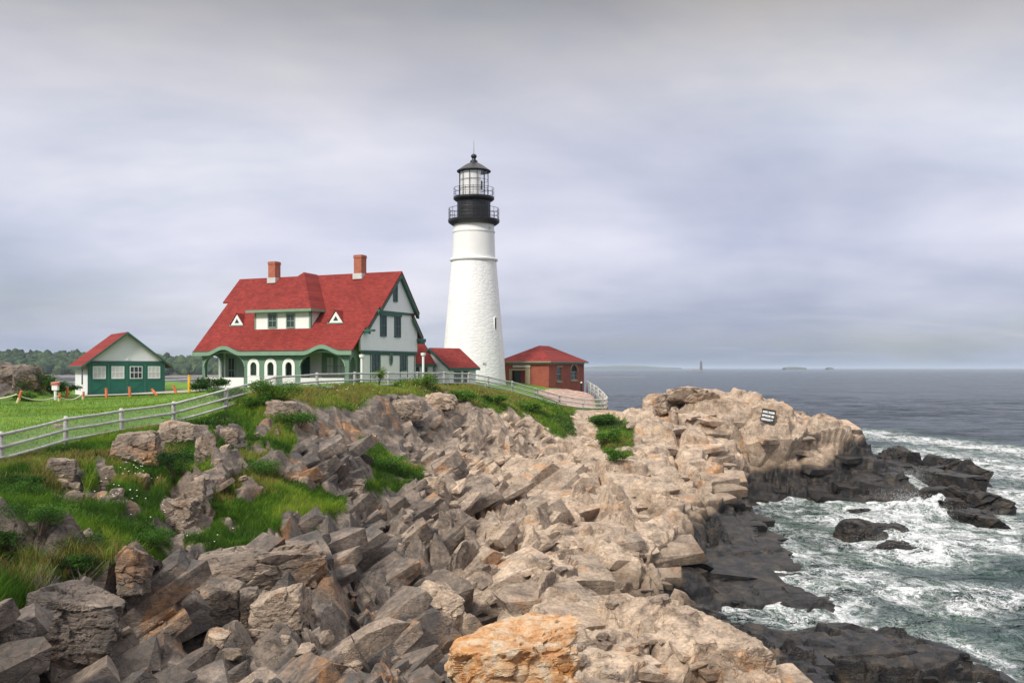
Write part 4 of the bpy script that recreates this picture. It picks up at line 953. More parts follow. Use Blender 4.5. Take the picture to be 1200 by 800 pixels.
b = MB(); b.box(.03, 1.0, -5.55, -5.15, zf(-5.3) - .34, zf(-5.3) - .16); b.box(.03, .55, -5.5, -5.2, zf(-5.3) - .55, zf(-5.3) - .34); b.build('bracket', MTRIM, house)
# far gable end, rear wall and body so the house stands up from every side
holed_wall('side_wall', [(yF + 1.4, -0.6), (3.2, -0.6), (3.45, 5.2), (2.35, 6.6), (0, RZ - .16), (-5.2, zf(-5.2) - .18), (-4.2, 3.0)], [], 0.25, MCLAP, house, lambda s, z, t: (LLO + .5 + t, s, z))
b = MB(); b.box(LLO + .55, -0.3, 2.95, 3.2, -0.6, 4.9); b.build('rear_wall', MSTUCCO, house)
b = MB(); b.box(LLO + .55, -0.3, -5.6, 3.0, -0.6, 0.02); b.build('ground_floor', MCONC, house)
# porch: front wall with two wide arches, three arched windows
PF = -6.9; fp = lambda s, z, t: (s, PF + t, z)
def hx(px, y=PF): return hpt(px, 430, 'y', y)[0]
def hz(px, py, y=PF): return hpt(px, py, 'y', y)[1]
xL, xR = hx(237), hx(408.5)
cA, wA = (hx(239.6) + hx(286.3)) / 2, (hx(286.3) - hx(239.6)) / 2; cB, wB = (hx(351.9) + hx(404)) / 2, (hx(404) - hx(351.9)) / 2
sill = 0.78; holes = [arch(cA, wA, sill, 1.75, 3.02), arch(cB, wB, sill, 1.75, 3.0)]
def panel(b, x0, x1, z0, z1, t0, t1): b.hexa([fp(x0, z0, t1), fp(x1, z0, t1), fp(x1, z0, t0), fp(x0, z0, t0)], [fp(x0, z1, t1), fp(x1, z1, t1), fp(x1, z1, t0), fp(x0, z1, t0)])
for px_ in (297.4, 317.4, 338.6): holes.append(arch(hx(px_), 0.36, 0.98, 1.75, 2.17))
def heave(x): return sum(0.5 * (1 + cos(pi * min(1, abs(x - a) / 2.0))) for a in AX)
topz_ = [(x, 3.22 + 0.5 * heave(x)) for x in np.linspace(xR, xL, 60)]
pw = holed_wall('porch_wall', [(xL, -0.6), (xR, -0.6)] + topz_, holes, 0.22, MSAGE, house, fp)
b = MB()
for a0_, a1_ in ((cA - wA + .05, cA + wA - .05), (cB - wB + .05, cB + wB - .05)): panel(b, a0_, a1_, -0.15, sill, -0.03, -0.004)
for px_ in (297.4, 317.4, 338.6): xx = hx(px_); panel(b, xx - .70, xx + .70, -0.15, 0.9, -0.03, -0.004)
b.build('white_panels', MWHITE, pw)
for px_ in (297.4, 317.4, 338.6):
    xx = hx(px_); o_ = arch(xx, 0.68, 0.90, 1.80, 2.52, 18); i_ = arch(xx, 0.36, 0.98, 1.75, 2.17, 18)
    holed_wall('arch_window', o_, [i_], 0.06, MWHITE, house, lambda s, z, t: (s, PF - 0.065 + t, z))
# dark trim following the big arches, and the swelling fascia
def arc_trim(c, w_, zs, zt, tw, mat, y0, y1, nm, par):
    b = MB(); n = 22; A = [pi * i / n for i in range(n + 1)]
    for a, c2 in zip(A, A[1:]):
        p = [(c + w_ * cos(a), zs + (zt - zs) * sin(a)), (c + w_ * cos(c2), zs + (zt - zs) * sin(c2)), (c + (w_ + tw) * cos(c2), zs + (zt + tw - zs) * sin(c2)), (c + (w_ + tw) * cos(a), zs + (zt + tw - zs) * sin(a))]
        b.hexa([(x, y0, z) for x, z in p], [(x, y1, z) for x, z in p])
    return b.build(nm, mat, par)
for c_, w__, zt__ in ((cA, wA, 3.02), (cB, wB, 3.0)): arc_trim(c_, w__, 1.75, zt__, 0.14, MTRIM2, PF - .05, PF - .004, 'arch_trim', pw)
b = MB(); xs_ = np.linspace(LLO - .04, 0.04, 110)
for a, c_ in zip(xs_, xs_[1:]):
    za1, za2 = eave_fn(a, -7.3), eave_fn(c_, -7.3)
    b.hexa([(a, -7.38, za1 - .36), (c_, -7.38, za2 - .36), (c_, -7.31, za2 - .36), (a, -7.31, za1 - .36)], [(a, -7.38, za1 - .02), (c_, -7.38, za2 - .02), (c_, -7.31, za2 - .02), (a, -7.31, za1 - .02)])
bmesh.ops.remove_doubles(b.bm, verts=b.bm.verts, dist=1e-4); b.build('fascia', MTRIM2, house)
b = MB(); 
for a, c_ in zip(xs_, xs_[1:]):
    za1, za2 = eave_fn(a, -7.0) - .22, eave_fn(c_, -7.0) - .22
    b.hexa([(a, -7.30, za1 - .05), (c_, -7.30, za2 - .05), (c_, -6.93, za2 - .05), (a, -6.93, za1 - .05)], [(a, -7.30, za1), (c_, -7.30, za2), (c_, -6.93, za2), (a, -6.93, za1)])
bmesh.ops.remove_doubles(b.bm, verts=b.bm.verts, dist=1e-4); b.build('soffit', MTRIM, house)
# porch floor, ends and the set-back front wall with its door and windows
b = MB(); b.box(xL, xR, PF + .24, -4.2, -0.6, 0.12); b.build('porch_floor', MCONC, house)
sidearch = arch(-5.95 - .25, 0.5, 0.12, 1.6, 2.6)
holed_wall('porch_end', [(PF + .23, -0.6), (-5.55, -0.6), (-5.55, 3.3), (PF + .23, 3.0)], [sidearch], 0.2, MTRIM2, house, lambda s, z, t: (xR - t, s, z))
holed_wall('porch_end', [(PF + .23, -0.6), (-4.2, -0.6), (-4.2, 3.3), (PF + .23, 3.0)], [arch(-5.4, 1.05, 0.78, 1.8, 2.8)], 0.2, MTRIM2, house, lambda s, z, t: (xL + t, s, z))
b = MB(); b.box(hx(256, -4.2), -0.3, -4.2, -4.0, -0.6, 3.6); b.build('front_wall', MTRIM2, house)
b = MB(); b.box(hx(257, -4.2), hx(264.5, -4.2), -4.28, -4.202, .12, 3.2); b.build('white_board', MWHITE, house)
b = MB(); b.box(hx(364, -4.2), hx(377, -4.2), -4.28, -4.202, .12, 3.2); b.build('white_board', MWHITE, house)
fi = lambda s, z, t: (s, -4.205 + t, z)
for pa, pb, nm in ((267, 276, 'door'), (382, 392, 'window'), (394.5, 405, 'window'), (302, 310, 'window'), (331, 340, 'window')):
    window(house, fi, hx(pa, -4.2), hx(pb, -4.2), 0.16 if nm == 'door' else 0.9, 2.7, MTRIM2, 0.12, 2, 2, MDARK if nm == 'door' else (MBLIND if pa > 380 else MGLASS), name=nm)
b = MB(); b.box(hx(354, -4.2), hx(362.5, -4.2), -4.27, -4.202, .12, 2.9); b.build('door', MTRIM, house)

# ------------------------------------------------------------------ red-roofed sheds between the house and the tower
def gabled(name, label, loc, rz, L_, W_, eave, ridge, wall, roof, trim, over=0.35, cat='outbuilding'):
    """ridge along local x (0..L); eaves at y = 0 (front) and W"""
    t = thing(name, label, cat, loc, rz)
    b = MB(); b.poly_prism([(0, 0, -1.2), (0, W_, -1.2), (0, W_, eave), (0, W_ / 2, ridge - .12), (0, 0, eave)], (L_, 0, 0)); wl = b.build('wall', wall, t)
    k = (ridge - eave) / (W_ / 2); b = MB(); e0 = -over
    for s0, s1 in ((e0, W_ / 2), (W_ + over, W_ / 2)):
        z0 = eave - k * over + .06; slab(b, s0, z0, s1, ridge + .06, -over, L_ + over, .12)
    rf_ = b.build('roof', roof, t)
    b = MB()
    for x0_ in (-over - .04, L_ + over):
        for s0, s1 in ((e0, W_ / 2), (W_ + over, W_ / 2)):
            z0 = eave - k * over + .04; b.hexa([(x0_, s0, z0 - .26), (x0_ + .04, s0, z0 - .26), (x0_ + .04, s1, ridge - .22), (x0_, s1, ridge - .22)], [(x0_, s0, z0), (x0_ + .04, s0, z0), (x0_ + .04, s1, ridge + .04), (x0_, s1, ridge + .04)])
    z0 = eave - k * over - .05; b.box(-over, L_ + over, e0 - .05, e0 - .002, z0 - .14, z0 + .10); b.box(-over, L_ + over, W_ + over + .002, W_ + over + .05, z0 - .14, z0 + .10); b.build('barge_board', trim, t)
    return t
# passage wing close behind the house, hipped towards the tower
p = at(474, 426, 97); xe = (510.5 - 600) / FP * 97 - p.x; xr = (492.5 - 600) / FP * 99.6 - p.x
wing = thing('passage_wing', 'low white wing with steep red roof joining the house on its tower side', 'outbuilding', (p.x, 97, H - 1.5))
b = MB(); b.box(0, xe - .3, 0, 5.2, -1.0, 1.85); b.build('wall', MCLAP, wing)
b = MB(); b._f([(-.2, -.35, 1.86), (xe, -.35, 1.86), (xe, 5.5, 1.86), (-.2, 5.5, 1.86), (-.2, 2.6, 4.55), (xr, 2.6, 4.55)], [(0, 1, 5, 4), (1, 2, 5), (2, 3, 4, 5), (0, 4, 3), (3, 2, 1, 0)]); b.build('roof', MROOF, wing)
b = MB(); b.box(-.2, xe + .03, -.40, -.352, 1.66, 1.88); b.box(xe + .002, xe + .05, -.35, 5.5, 1.66, 1.88); b.build('eave_board', MTRIM, wing)
for a0_, a1_ in ((487.5, 491.5), (497.5, 501)):
    xa, xb = (a0_ - 600) / FP * 97 - p.x, (a1_ - 600) / FP * 97 - p.x; window(wing, lambda s, z, t: (s, -0.004 + t, z), xa, xb, .5, 1.6, MTRIM, .07, 2, 1)
# oil shed at the foot of the tower: its white gable faces left, the roof slope faces the cliff
B_ = R(45)
oil = gabled('oil_shed', 'small white shed with red roof at the foot of the white tower', ((527 - 600) / FP * 96, 96, H - 1.55), B_, 3.5, 5.5, 1.70, 3.50, MCLAP, MROOF, MTRIM, 0.28)
fo_ = lambda s, z, t: (s, -0.004 + t, z)
for xa, xb in ((.55, 1.45), (1.8, 2.5)): window(oil, fo_, xa, xb, -.3, 1.25, MTRIM, .08, 2, 1, MGLASS)
window(oil, lambda s, z, t: (-0.004 + t, s, z), 1.75, 2.25, .25, .75, MTRIM, .05, 1, 1)

# ------------------------------------------------------------------ garage
GX, GY, GZ = (103 - 600) / FP * 90, 90.0, H - 2.56
gar = thing('garage', 'small white gabled garage with wide green doors and red roof', 'garage', (GX, GY, GZ), R(32.7))
GW, GD, GE, GR = 6.8, 7.0, 3.15, 5.85
b = MB(); b.poly_prism([(0, 0, -.6), (GW, 0, -.6), (GW, 0, GE), (GW / 2, 0, GR - .1), (0, 0, GE)], (0, GD, 0)); b.build('wall', MCLAP, gar)
kk = (GR - GE) / (GW / 2); b = MB(); ov_ = .62
for s0 in (-ov_, GW + ov_):
    z0 = GE - kk * ov_ + .08; b.hexa([(s0, -.5, z0 - .13), (GW / 2, -.5, GR - .05), (GW / 2, GD + .4, GR - .05), (s0, GD + .4, z0 - .13)], [(s0, -.5, z0), (GW / 2, -.5, GR + .08), (GW / 2, GD + .4, GR + .08), (s0, GD + .4, z0)])
b.build('roof', MROOF, gar)
b = MB()
for s0 in (-ov_, GW + ov_):
    z0 = GE - kk * ov_ + .07; b.hexa([(s0, -.56, z0 - .20), (GW / 2, -.56, GR - .15), (GW / 2, -.505, GR - .15), (s0, -.505, z0 - .20)], [(s0, -.56, z0), (GW / 2, -.56, GR + .07), (GW / 2, -.505, GR + .07), (s0, -.505, z0)])
b.box(-ov_ - .04, -ov_ - .002, -.5, GD + .4, GE - kk * ov_ - .12, GE - kk * ov_ + .08); b.box(GW + ov_ + .002, GW + ov_ + .04, -.5, GD + .4, GE - kk * ov_ - .12, GE - kk * ov_ + .08)
b.build('barge_board', MTRIM, gar)
b = MB(); b.box(-.02, GW + .02, -.08, -.004, GE - .22, GE + .05); b.box(-.03, .16, -.07, -.004, 0, GE - .22); b.box(GW - .16, GW + .03, -.07, -.004, 0, GE - .22); b.build('frame', MTRIM, gar)
fgar = lambda s, z, t: (s, -.055 + t, z)
ed = [.16, 1.78, 3.40, 5.02, GW - .16]
for i in range(4):
    x0_, x1_ = ed[i] + .02, ed[i + 1] - .02
    b = MB(); b.box(x0_, x1_, -.05, -.004, 0.02, GE - .24); dd = b.build('door', MDOORG, gar)
    b = MB(); b.box(x0_, x0_ + .12, -.075, -.052, .02, GE - .24); b.box(x1_ - .12, x1_, -.075, -.052, .02, GE - .24); b.box(x0_ + .12, x1_ - .12, -.075, -.052, 1.35, 1.5); b.box(x0_ + .12, x1_ - .12, -.075, -.052, .03, .2)
    b.bar((x0_ + .12, -.062, .2) if i % 2 == 0 else (x1_ - .12, -.062, .2), (x1_ - .12, -.062, 1.35) if i % 2 == 0 else (x0_ + .12, -.062, 1.35), .022, .11)
    b.build('door_rail', MDOORG, dd)
    xm = (x0_ + x1_) / 2; wn = window(dd, fgar, xm - .56, xm + .56, 1.56, 2.72, MWHITE, .06, 2, 3, MBLIND if i != 2 else MGLASS, .03)
b = MB(); b.box(-.03, -.004, 2.6, 3.3, 1.0, 2.5); b.build('window', MGLASS, gar)
b = MB(); b.box(-.05, -.008, -.02, GD, -.3, .02); b.build('skirt', MCONC, gar)
b = MB(); b.box(GW / 2 - .12, GW / 2 + .12, -.12, -.01, GE + .08, GE + .32); b.build('light_box', MWHITE, gar)
apron = [( -.6, -.5), (7.9, -.4), (12.5, .2), (13, -1.5), (8, -2.2), (-.8, -1.9)]
ca, sa = cos(R(32.7)), sin(R(32.7))
b = MB(); V_ = [(GX + x * ca - y * sa, GY + x * sa + y * ca) for x, y in apron]
b.poly_prism([(x, y, ground(x, y) + .05) for x, y in V_][:3] + [(x, y, ground(x, y) + .05) for x, y in V_][3:], (0, 0, .03)); ap_ = b.build('driveway', MCONC); tag(ap_, kind='structure')

# ------------------------------------------------------------------ lighthouse
TX, TY, TZ = (555.3 - 600) / FP * 108, 108.0, H - 1.5
sc_t = 108 / FP
def tz(py): return (431 - py) * sc_t + 1.5
lt = thing('lighthouse', 'tall white stone lighthouse tower with black lantern gallery', 'lighthouse', (TX, TY, TZ))
def make_tower_mat():
    m = Mat('whitewashed_rubble'); p = m.pos(obj=True); s = m.sep(p); z = s[2]
    a = m.math('ARCTAN2', s[1], s[0]); cmb = m.N('ShaderNodeCombineXYZ'); m.L(m.math('MULTIPLY', a, 3.0), cmb.inputs[0]); m.L(z, cmb.inputs[1])
    mp = m.N('ShaderNodeMapping'); m.L(cmb.outputs[0], mp.inputs[0]); mp.inputs['Scale'].default_value = (1.25, 2.3, 1)
    v = m.ramp(m.voro(mp.outputs[0], 1.0, 'DISTANCE_TO_EDGE'), [(0.0, 0.0), (0.12, 0.8), (0.4, 1.0)])
    lowm = m.ramp(m.math('DIVIDE', z, 16.0), [(0.80, 1.0), (0.84, 0.0)])
    h = m.math('ADD', m.math('MULTIPLY', m.math('MULTIPLY', v, lowm), 1.0), m.math('MULTIPLY', m.noise(p, 2.4, 5, 0.65), m.math('ADD', m.math('MULTIPLY', lowm, .7), .15)))
    c = m.ramp(m.noise(m.pos(scale=(1, 1, .25), obj=True), 1.3, 5, 0.6), [(0.3, (0.75, 0.76, 0.77)), (0.55, (0.83, 0.83, 0.82))])
    m.set(Base_Color=c, Roughness=0.55, Normal=m.bump(h, 0.34, 0.05)); return m.m
MTOWER = make_tower_mat()
prof = [(3.62, -1.5), (3.50, tz(446)), (3.30, tz(408)), (2.98, tz(370)), (2.70, tz(335)), (2.47, tz(306.5))]
b = MB(); b.lathe(prof, 72); tw = b.build('tower', MTOWER, lt)
b = MB(); b.lathe([(2.47, tz(306.4)), (2.62, tz(306)), (2.66, tz(304.5)), (2.60, tz(303.4)), (2.36, tz(303))], 72); b.build('band', MWHITE, lt)
b = MB(); b.lathe([(2.36, tz(302.9)), (2.27, tz(273.5)), (2.33, tz(273)), (2.33, tz(271.4)), (2.25, tz(271)), (2.2, tz(262)), (2.38, tz(259.6))], 72); b.build('upper_tower', MWHITE, lt)
b = MB(); b.lathe([(2.42, tz(264)), (2.62, tz(262.6)), (2.80, tz(261)), (2.84, tz(259.4)), (2.84, tz(258)), (1.7, tz(257.9))], 64); b.build('gallery', MBLACK, lt)
b = MB(); b.lathe([(1.80, tz(258)), (1.80, tz(236.5)), (1.95, tz(236))], 48); dr_ = b.build('watch_room', MBLACK, lt)
b = MB(); 
for i in range(24):
    a = 2 * pi * i / 24; b.tube([(1.81 * cos(a), 1.81 * sin(a), tz(257)), (1.81 * cos(a), 1.81 * sin(a), tz(237))], .02, 5)
b.lathe([(1.80, tz(247.4)), (1.84, tz(247.3)), (1.84, tz(246.6)), (1.80, tz(246.5))], 48, close=False); b.build('seam', MBLACK, dr_)
b = MB(); b.lathe([(1.85, tz(236.4)), (2.12, tz(235)), (2.25, tz(233.6)), (2.25, tz(231.4)), (1.5, tz(231.3))], 64); b.build('upper_gallery', MBLACK, lt)
def railing(rad, z0, h_, nposts, name, rails=(1.0, .55), thin=.018, mesh=False):
    b = MB()
    for i in range(nposts):
        a = 2 * pi * i / nposts; b.tube([(rad * cos(a), rad * sin(a), z0), (rad * cos(a), rad * sin(a), z0 + h_)], thin, 6)
    for r_ in rails:
        b.tube([(rad * cos(2 * pi * i / 48), rad * sin(2 * pi * i / 48), z0 + h_ * r_) for i in range(49)], thin * 1.1, 6, cap=False)
    if mesh:
        for i in range(80):
            a = 2 * pi * i / 80; b.tube([(rad * cos(a), rad * sin(a), z0), (rad * cos(a), rad * sin(a), z0 + h_)], .0035, 4)
    b.build(name, MBLACK, lt)
railing(2.76, tz(258), 1.22, 20, 'railing', (1.0, .6, .25), .024, True); railing(2.2, tz(231.4), .98, 16, 'railing', (1.0, .5), .022)
# lantern: metal frame, glass all round, white curtains behind the left panes, the lens inside
NL = 12; rl = 1.62; z0_, z1_ = tz(231.3), tz(201.5)
b = MB()
for i in range(NL):
    a = 2 * pi * (i + .5) / NL; b.tube([(rl * cos(a), rl * sin(a), z0_), (rl * cos(a), rl * sin(a), z1_)], .035, 6)
for zz in (z0_ + .06, z0_ + (z1_ - z0_) * .33, z0_ + (z1_ - z0_) * .66, z1_ - .05):
    b.tube([(rl * cos(2 * pi * (i + .5) / NL), rl * sin(2 * pi * (i + .5) / NL), zz) for i in range(NL + 1)], .024, 6, cap=False)
ln = b.build('lantern_frame', MBLACK, lt)
gm = Mat('lantern_glass'); tr = gm.N('ShaderNodeBsdfTransparent'); gl = gm.N('ShaderNodeBsdfGlossy'); gl.inputs['Roughness'].default_value = .03; mx = gm.N('ShaderNodeMixShader'); fr = gm.N('ShaderNodeFresnel'); fr.inputs[0].default_value = 1.45
mx.inputs[0].default_value = .10; gm.L(tr.outputs[0], mx.inputs[1]); gm.L(gl.outputs[0], mx.inputs[2]); gm.L(mx.outputs[0], gm.out.inputs[0])
b = MB(); b.lathe([(rl - .03, z0_), (rl - .03, z1_)], NL, smooth=False, close=False, a0=pi / NL); b.build('pane', gm.m, ln)
b = MB(); aa = [pi * .68 + (pi * 1.0) * i / 16 for i in range(17)]
rc = 1.50
for a, c_ in zip(aa, aa[1:]): b.hexa([(rc * cos(a), rc * sin(a), z0_ + .05), (rc * cos(c_), rc * sin(c_), z0_ + .05), ((rc - .03) * cos(c_), (rc - .03) * sin(c_), z0_ + .05), ((rc - .03) * cos(a), (rc - .03) * sin(a), z0_ + .05)], [(rc * cos(a), rc * sin(a), z1_ - .08), (rc * cos(c_), rc * sin(c_), z1_ - .08), ((rc - .03) * cos(c_), (rc - .03) * sin(c_), z1_ - .08), ((rc - .03) * cos(a), (rc - .03) * sin(a), z1_ - .08)])
b.build('curtain', MWHITE, ln)
b = MB(); b.box(.15, .95, -.4, .4, z0_ + .9, z0_ + 1.75); b.tube([(.5, 0, z0_), (.5, 0, z0_ + .9)], .14, 8); b.build('beacon', MBLACK, ln)
b = MB(); b.lathe([(1.86, tz(201.6)), (1.88, tz(200.6)), (1.80, tz(200)), (1.0, tz(194)), (.42, tz(190.6)), (.40, tz(188.6)), (.26, tz(188)), (.20, tz(186)), (.24, tz(185.4))], 36); lr = b.build('lantern_roof', MBLACK, lt)
b = MB(); b.lathe([(.001, tz(186.3)), (.24, tz(185.4)), (.34, tz(183.3)), (.24, tz(181.2)), (.03, tz(180.2))], 20); b.build('vent_ball', MBLACK, lr)
b = MB(); b.tube([(0, 0, tz(181)), (0, 0, tz(165))], [.03, .012], 6); b.build('lightning_rod', MBLACK, lr)
# slit windows
def slit(px, pt, pb, w_, nm='window'):
    r_ = 3.05; dx = (px - 555.3) * sc_t; zc_ = tz((pt + pb) / 2)
    rr_ = float(np.interp(zc_, [p_[1] for p_ in prof] + [tz(262)], [p_[0] for p_ in prof] + [2.2])); a = math.asin(dx / rr_)
    c_ = Vector((rr_ * sin(a), -rr_ * cos(a), 0)); u = Vector((cos(a), sin(a), 0)); nn = Vector((sin(a), -cos(a), 0)); b = MB(); z0 = tz(pb); z1 = tz(pt)
    P_ = lambda s, z, t: tuple(c_ + u * s + nn * t + Vector((0, 0, z)))
    b.hexa([P_(-w_, z0, -.3), P_(w_, z0, -.3), P_(w_, z0, .05), P_(-w_, z0, .05)], [P_(-w_, z1, -.3), P_(w_, z1, -.3), P_(w_, z1, .05), P_(-w_, z1, .05)]); o = b.build(nm, MDARK, lt)
    b = MB()
    for s0, s1, a0, a1 in ((-w_ - .09, -w_, z0 - .09, z1 + .09), (w_, w_ + .09, z0 - .09, z1 + .09), (-w_, w_, z1, z1 + .09), (-w_, w_, z0 - .09, z0)):
        b.hexa([P_(s0, a0, -.3), P_(s1, a0, -.3), P_(s1, a0, .08), P_(s0, a0, .08)], [P_(s0, a1, -.3), P_(s1, a1, -.3), P_(s1, a1, .08), P_(s0, a1, .08)])
    b.build('frame', MWHITE, o)
slit(580.7, 373.5, 386.5, .12); slit(574, 267, 271, .06)

# ------------------------------------------------------------------ brick whistle house
BX, BY, BZ = (643 - 600) / FP * 110, 110.0, H - 2.66
wh = thing('brick_building', 'square red brick building with low hipped red roof beside the tower', 'building', (BX, BY, BZ), -AL)
wL, wD, wE = 5.85, 10.8, 3.42
fL = lambda s, z, t: (s, t, z); fR = lambda s, z, t: (-t, s, z)
def wx(px): k = (px - 600) / FP; return (k * BY - BX) / (cos(AL) + k * sin(AL))
def wy(px): k = (px - 600) / FP; return (k * BY - BX) / (sin(AL) - k * cos(AL))
dL, dR = wx(600), wx(615.6)
front = holed_wall('front_wall', rect(-wL, 0, -1.2, wE), [rect(dL, dR, 0.05, 2.35)], .3, MBRICK, wh, fL)
w1, w2 = wy(652.5), wy(658.2); v1, v2 = wy(668.8), wy(676.5)
holed_wall('side_wall', rect(0.302, wD - .302, -1.2, wE), [rect(w1, w2, 1.15, 2.75), arch((v1 + v2) / 2, (v2 - v1) / 2, 1.25, 2.2, 3.0)], .3, MBRICK, wh, fR)
b = MB(); b.box(-wL, 0, wD - .3, wD, -1.2, wE); b.build('rear_wall', MBRICK, wh); b = MB(); b.box(-wL, -wL + .3, .302, wD - .302, -1.2, wE); b.build('side_wall', MBRICK, wh)
b = MB(); b.box(-wL + .3, -.3, .302, wD - .302, -.1, 0.02); b.build('ground_floor', MCONC, wh)
o_ = .42; b = MB(); A_ = [(-wL - o_, -o_, wE), (o_, -o_, wE), (o_, wD + o_, wE), (-wL - o_, wD + o_, wE)]; RA, RB = (-wL / 2, wL / 2 + 1.0, wE + 1.85), (-wL / 2, wD - wL / 2 - 1.0, wE + 1.85)
b._f(A_ + [RA, RB], [(0, 1, 4), (1, 2, 5, 4), (2, 3, 5), (3, 0, 4, 5), (3, 2, 1, 0)]); b.build('roof', MROOF, wh)
b = MB(); b.box(-wL - o_ - .03, o_ + .03, -o_ - .04, -o_ + .0, wE - .17, wE - .004); b.box(o_ - .0, o_ + .04, -o_, wD + o_, wE - .17, wE - .004); b.box(-wL - .06, .06, -.07, -.004, wE - .34, wE - .17); b.box(.004, .07, 0, wD, wE - .34, wE - .17); b.build('cornice', plain('grey_green_trim', (.22, .22, .15), .6), wh)
stone = plain('sandstone_trim', (.34, .27, .18), .85, .2)
b = MB()
s0, s1 = wx(597), wx(599.8); b.box(s0, dL - .002, -.07, -.004, 0, 2.55); s2 = wx(621.5); b.box(dR + .002, s2, -.07, -.004, 0, 2.95); b.box(dL - .0, dR + .0, -.07, -.004, 2.352, 2.58); b.build('door_surround', stone, wh)
b = MB(); b.box(wx(601.5), wx(622), -.16, -.008, 2.72, 2.98); b.build('lintel', plain('pale_stone', (.45, .42, .36), .8), wh)
b = MB(); b.box(dL + .02, (dL * .45 + dR * .55), .33, .40, .03, 2.3); b.build('door', plain('dark_green_door', (.012, .03, .022), .5), wh); b = MB(); b.box((dL * .45 + dR * .55) + .02, dR - .02, .33, .40, .03, 2.3); b.build('door', MREDDOOR, wh)
fRw = lambda s, z, t: (-.13 - t, s, z)
window(wh, fRw, w1 + .004, w2 - .004, 1.154, 2.746, MTRIM2, .09, 2, 2); window(wh, fRw, v1 + .004, v2 - .004, 1.254, 2.25, MTRIM2, .09, 2, 2)
b = MB(); b.poly_prism([(-.16, y_, z_) for y_, z_ in [(v2, 2.26), (v1, 2.26)] + [((v1 + v2) / 2 - (v2 - v1) / 2 * cos(a), 2.26 + .74 * sin(a)) for a in [pi * i / 12 for i in range(1, 12)]]], (-.06, 0, 0)); b.build('fanlight', MDARK, wh)
b = MB(); b.box(.004, .09, w1 - .08, w2 + .08, 2.752, 2.95); b.box(.004, .10, w1 - .08, w2 + .08, .98, 1.148); b.box(.004, .10, v1 - .08, v2 + .08, 1.06, 1.248); b.build('sill', stone, wh)
bb = MB(); n = 16
for i in range(n):
    a, c_ = pi * i / n, pi * (i + 1) / n; cy_, hw_ = (v1 + v2) / 2, (v2 - v1) / 2
    P_ = lambda t, r_: (cy_ + (hw_ + r_) * cos(t), 2.2 + (.8 + r_) * sin(t))
    q_ = [P_(a, 0), P_(c_, 0), P_(c_, .24), P_(a, .24)]; bb.hexa([(.004, *p_) for p_ in q_], [(.06, *p_) for p_ in q_])
bb.build('arch_surround', stone, wh)

# rubble and concrete apron below the brick building
def patch_sheet(name, poly, mat, lift=.05, step=.5, rough=.04):
    xs = np.arange(min(p[0] for p in poly), max(p[0] for p in poly), step); ys = np.arange(min(p[1] for p in poly), max(p[1] for p in poly), step); X, Y = np.meshgrid(xs, ys); n = len(xs)
    Z = np.array([ground(x, y) for x, y in zip(X.ravel(), Y.ravel())]) + lift; V = np.stack([X.ravel(), Y.ravel(), Z], 1); V[:, 2] += rough * np.abs(fbm(V.astype(np.float32), 1.2, 3, 5))
    i = (np.arange(len(ys) - 1)[:, None] * n + np.arange(n - 1)[None]).ravel(); F = np.stack([i, i + 1, i + n + 1, i + n], 1); c = V[F].mean(1); F = F[in_poly(c[:, 0], c[:, 1], poly)]
    return tag(link(bpy.data.objects.new(name, np_mesh(name, V, F, mat, False))), kind='structure')
MRUB = plain('pink_rubble', (.44, .30, .24), .95, .45, 2.2, bump=.8)
def xy(px, Y): return ((px - 600) / FP * Y, Y)
patch_sheet('gravel_terrace', [xy(632, 103), xy(655, 101.5), xy(683, 101.2), xy(704, 101.8), xy(705, 105), xy(699, 111), xy(690, 117), xy(672, 119), xy(676, 113), xy(645, 109), xy(632, 107)], MRUB, .06, .4, .12)

# ------------------------------------------------------------------ fences
def fence_post_mesh():
    b = MB(); b.tube([(0, 0, -.5), (0, 0, 1.20), (0, 0, 1.26)], [.105, .095, .06], 10); bmesh.ops.recalc_face_normals(b.bm, faces=b.bm.faces)
    me = bpy.data.meshes.new('post'); b.bm.to_mesh(me); b.bm.free(); me.materials.append(MGREYWOOD); return me
PM = fence_post_mesh()
def make_wire():
    m = Mat('woven_wire'); p = m.pos(); tc = m.N('ShaderNodeTexCoord').outputs['UV']; mp = m.N('ShaderNodeMapping'); m.L(tc, mp.inputs[0]); mp.inputs['Rotation'].default_value = (0, 0, R(45))
    s = m.sep(mp.outputs[0]); k = 14.0
    a = m.math('ABSOLUTE', m.math('SUBTRACT', m.math('FRACT', m.math('MULTIPLY', s[0], k)), .5)); b_ = m.math('ABSOLUTE', m.math('SUBTRACT', m.math('FRACT', m.math('MULTIPLY', s[1], k)), .5))
    wire = m.math('GREATER_THAN', m.math('MAXIMUM', a, b_), 0.435)
    m.set(Base_Color=(0.55, 0.58, 0.55), Roughness=0.5, Alpha=wire); return m.m
MWIRE = make_wire()
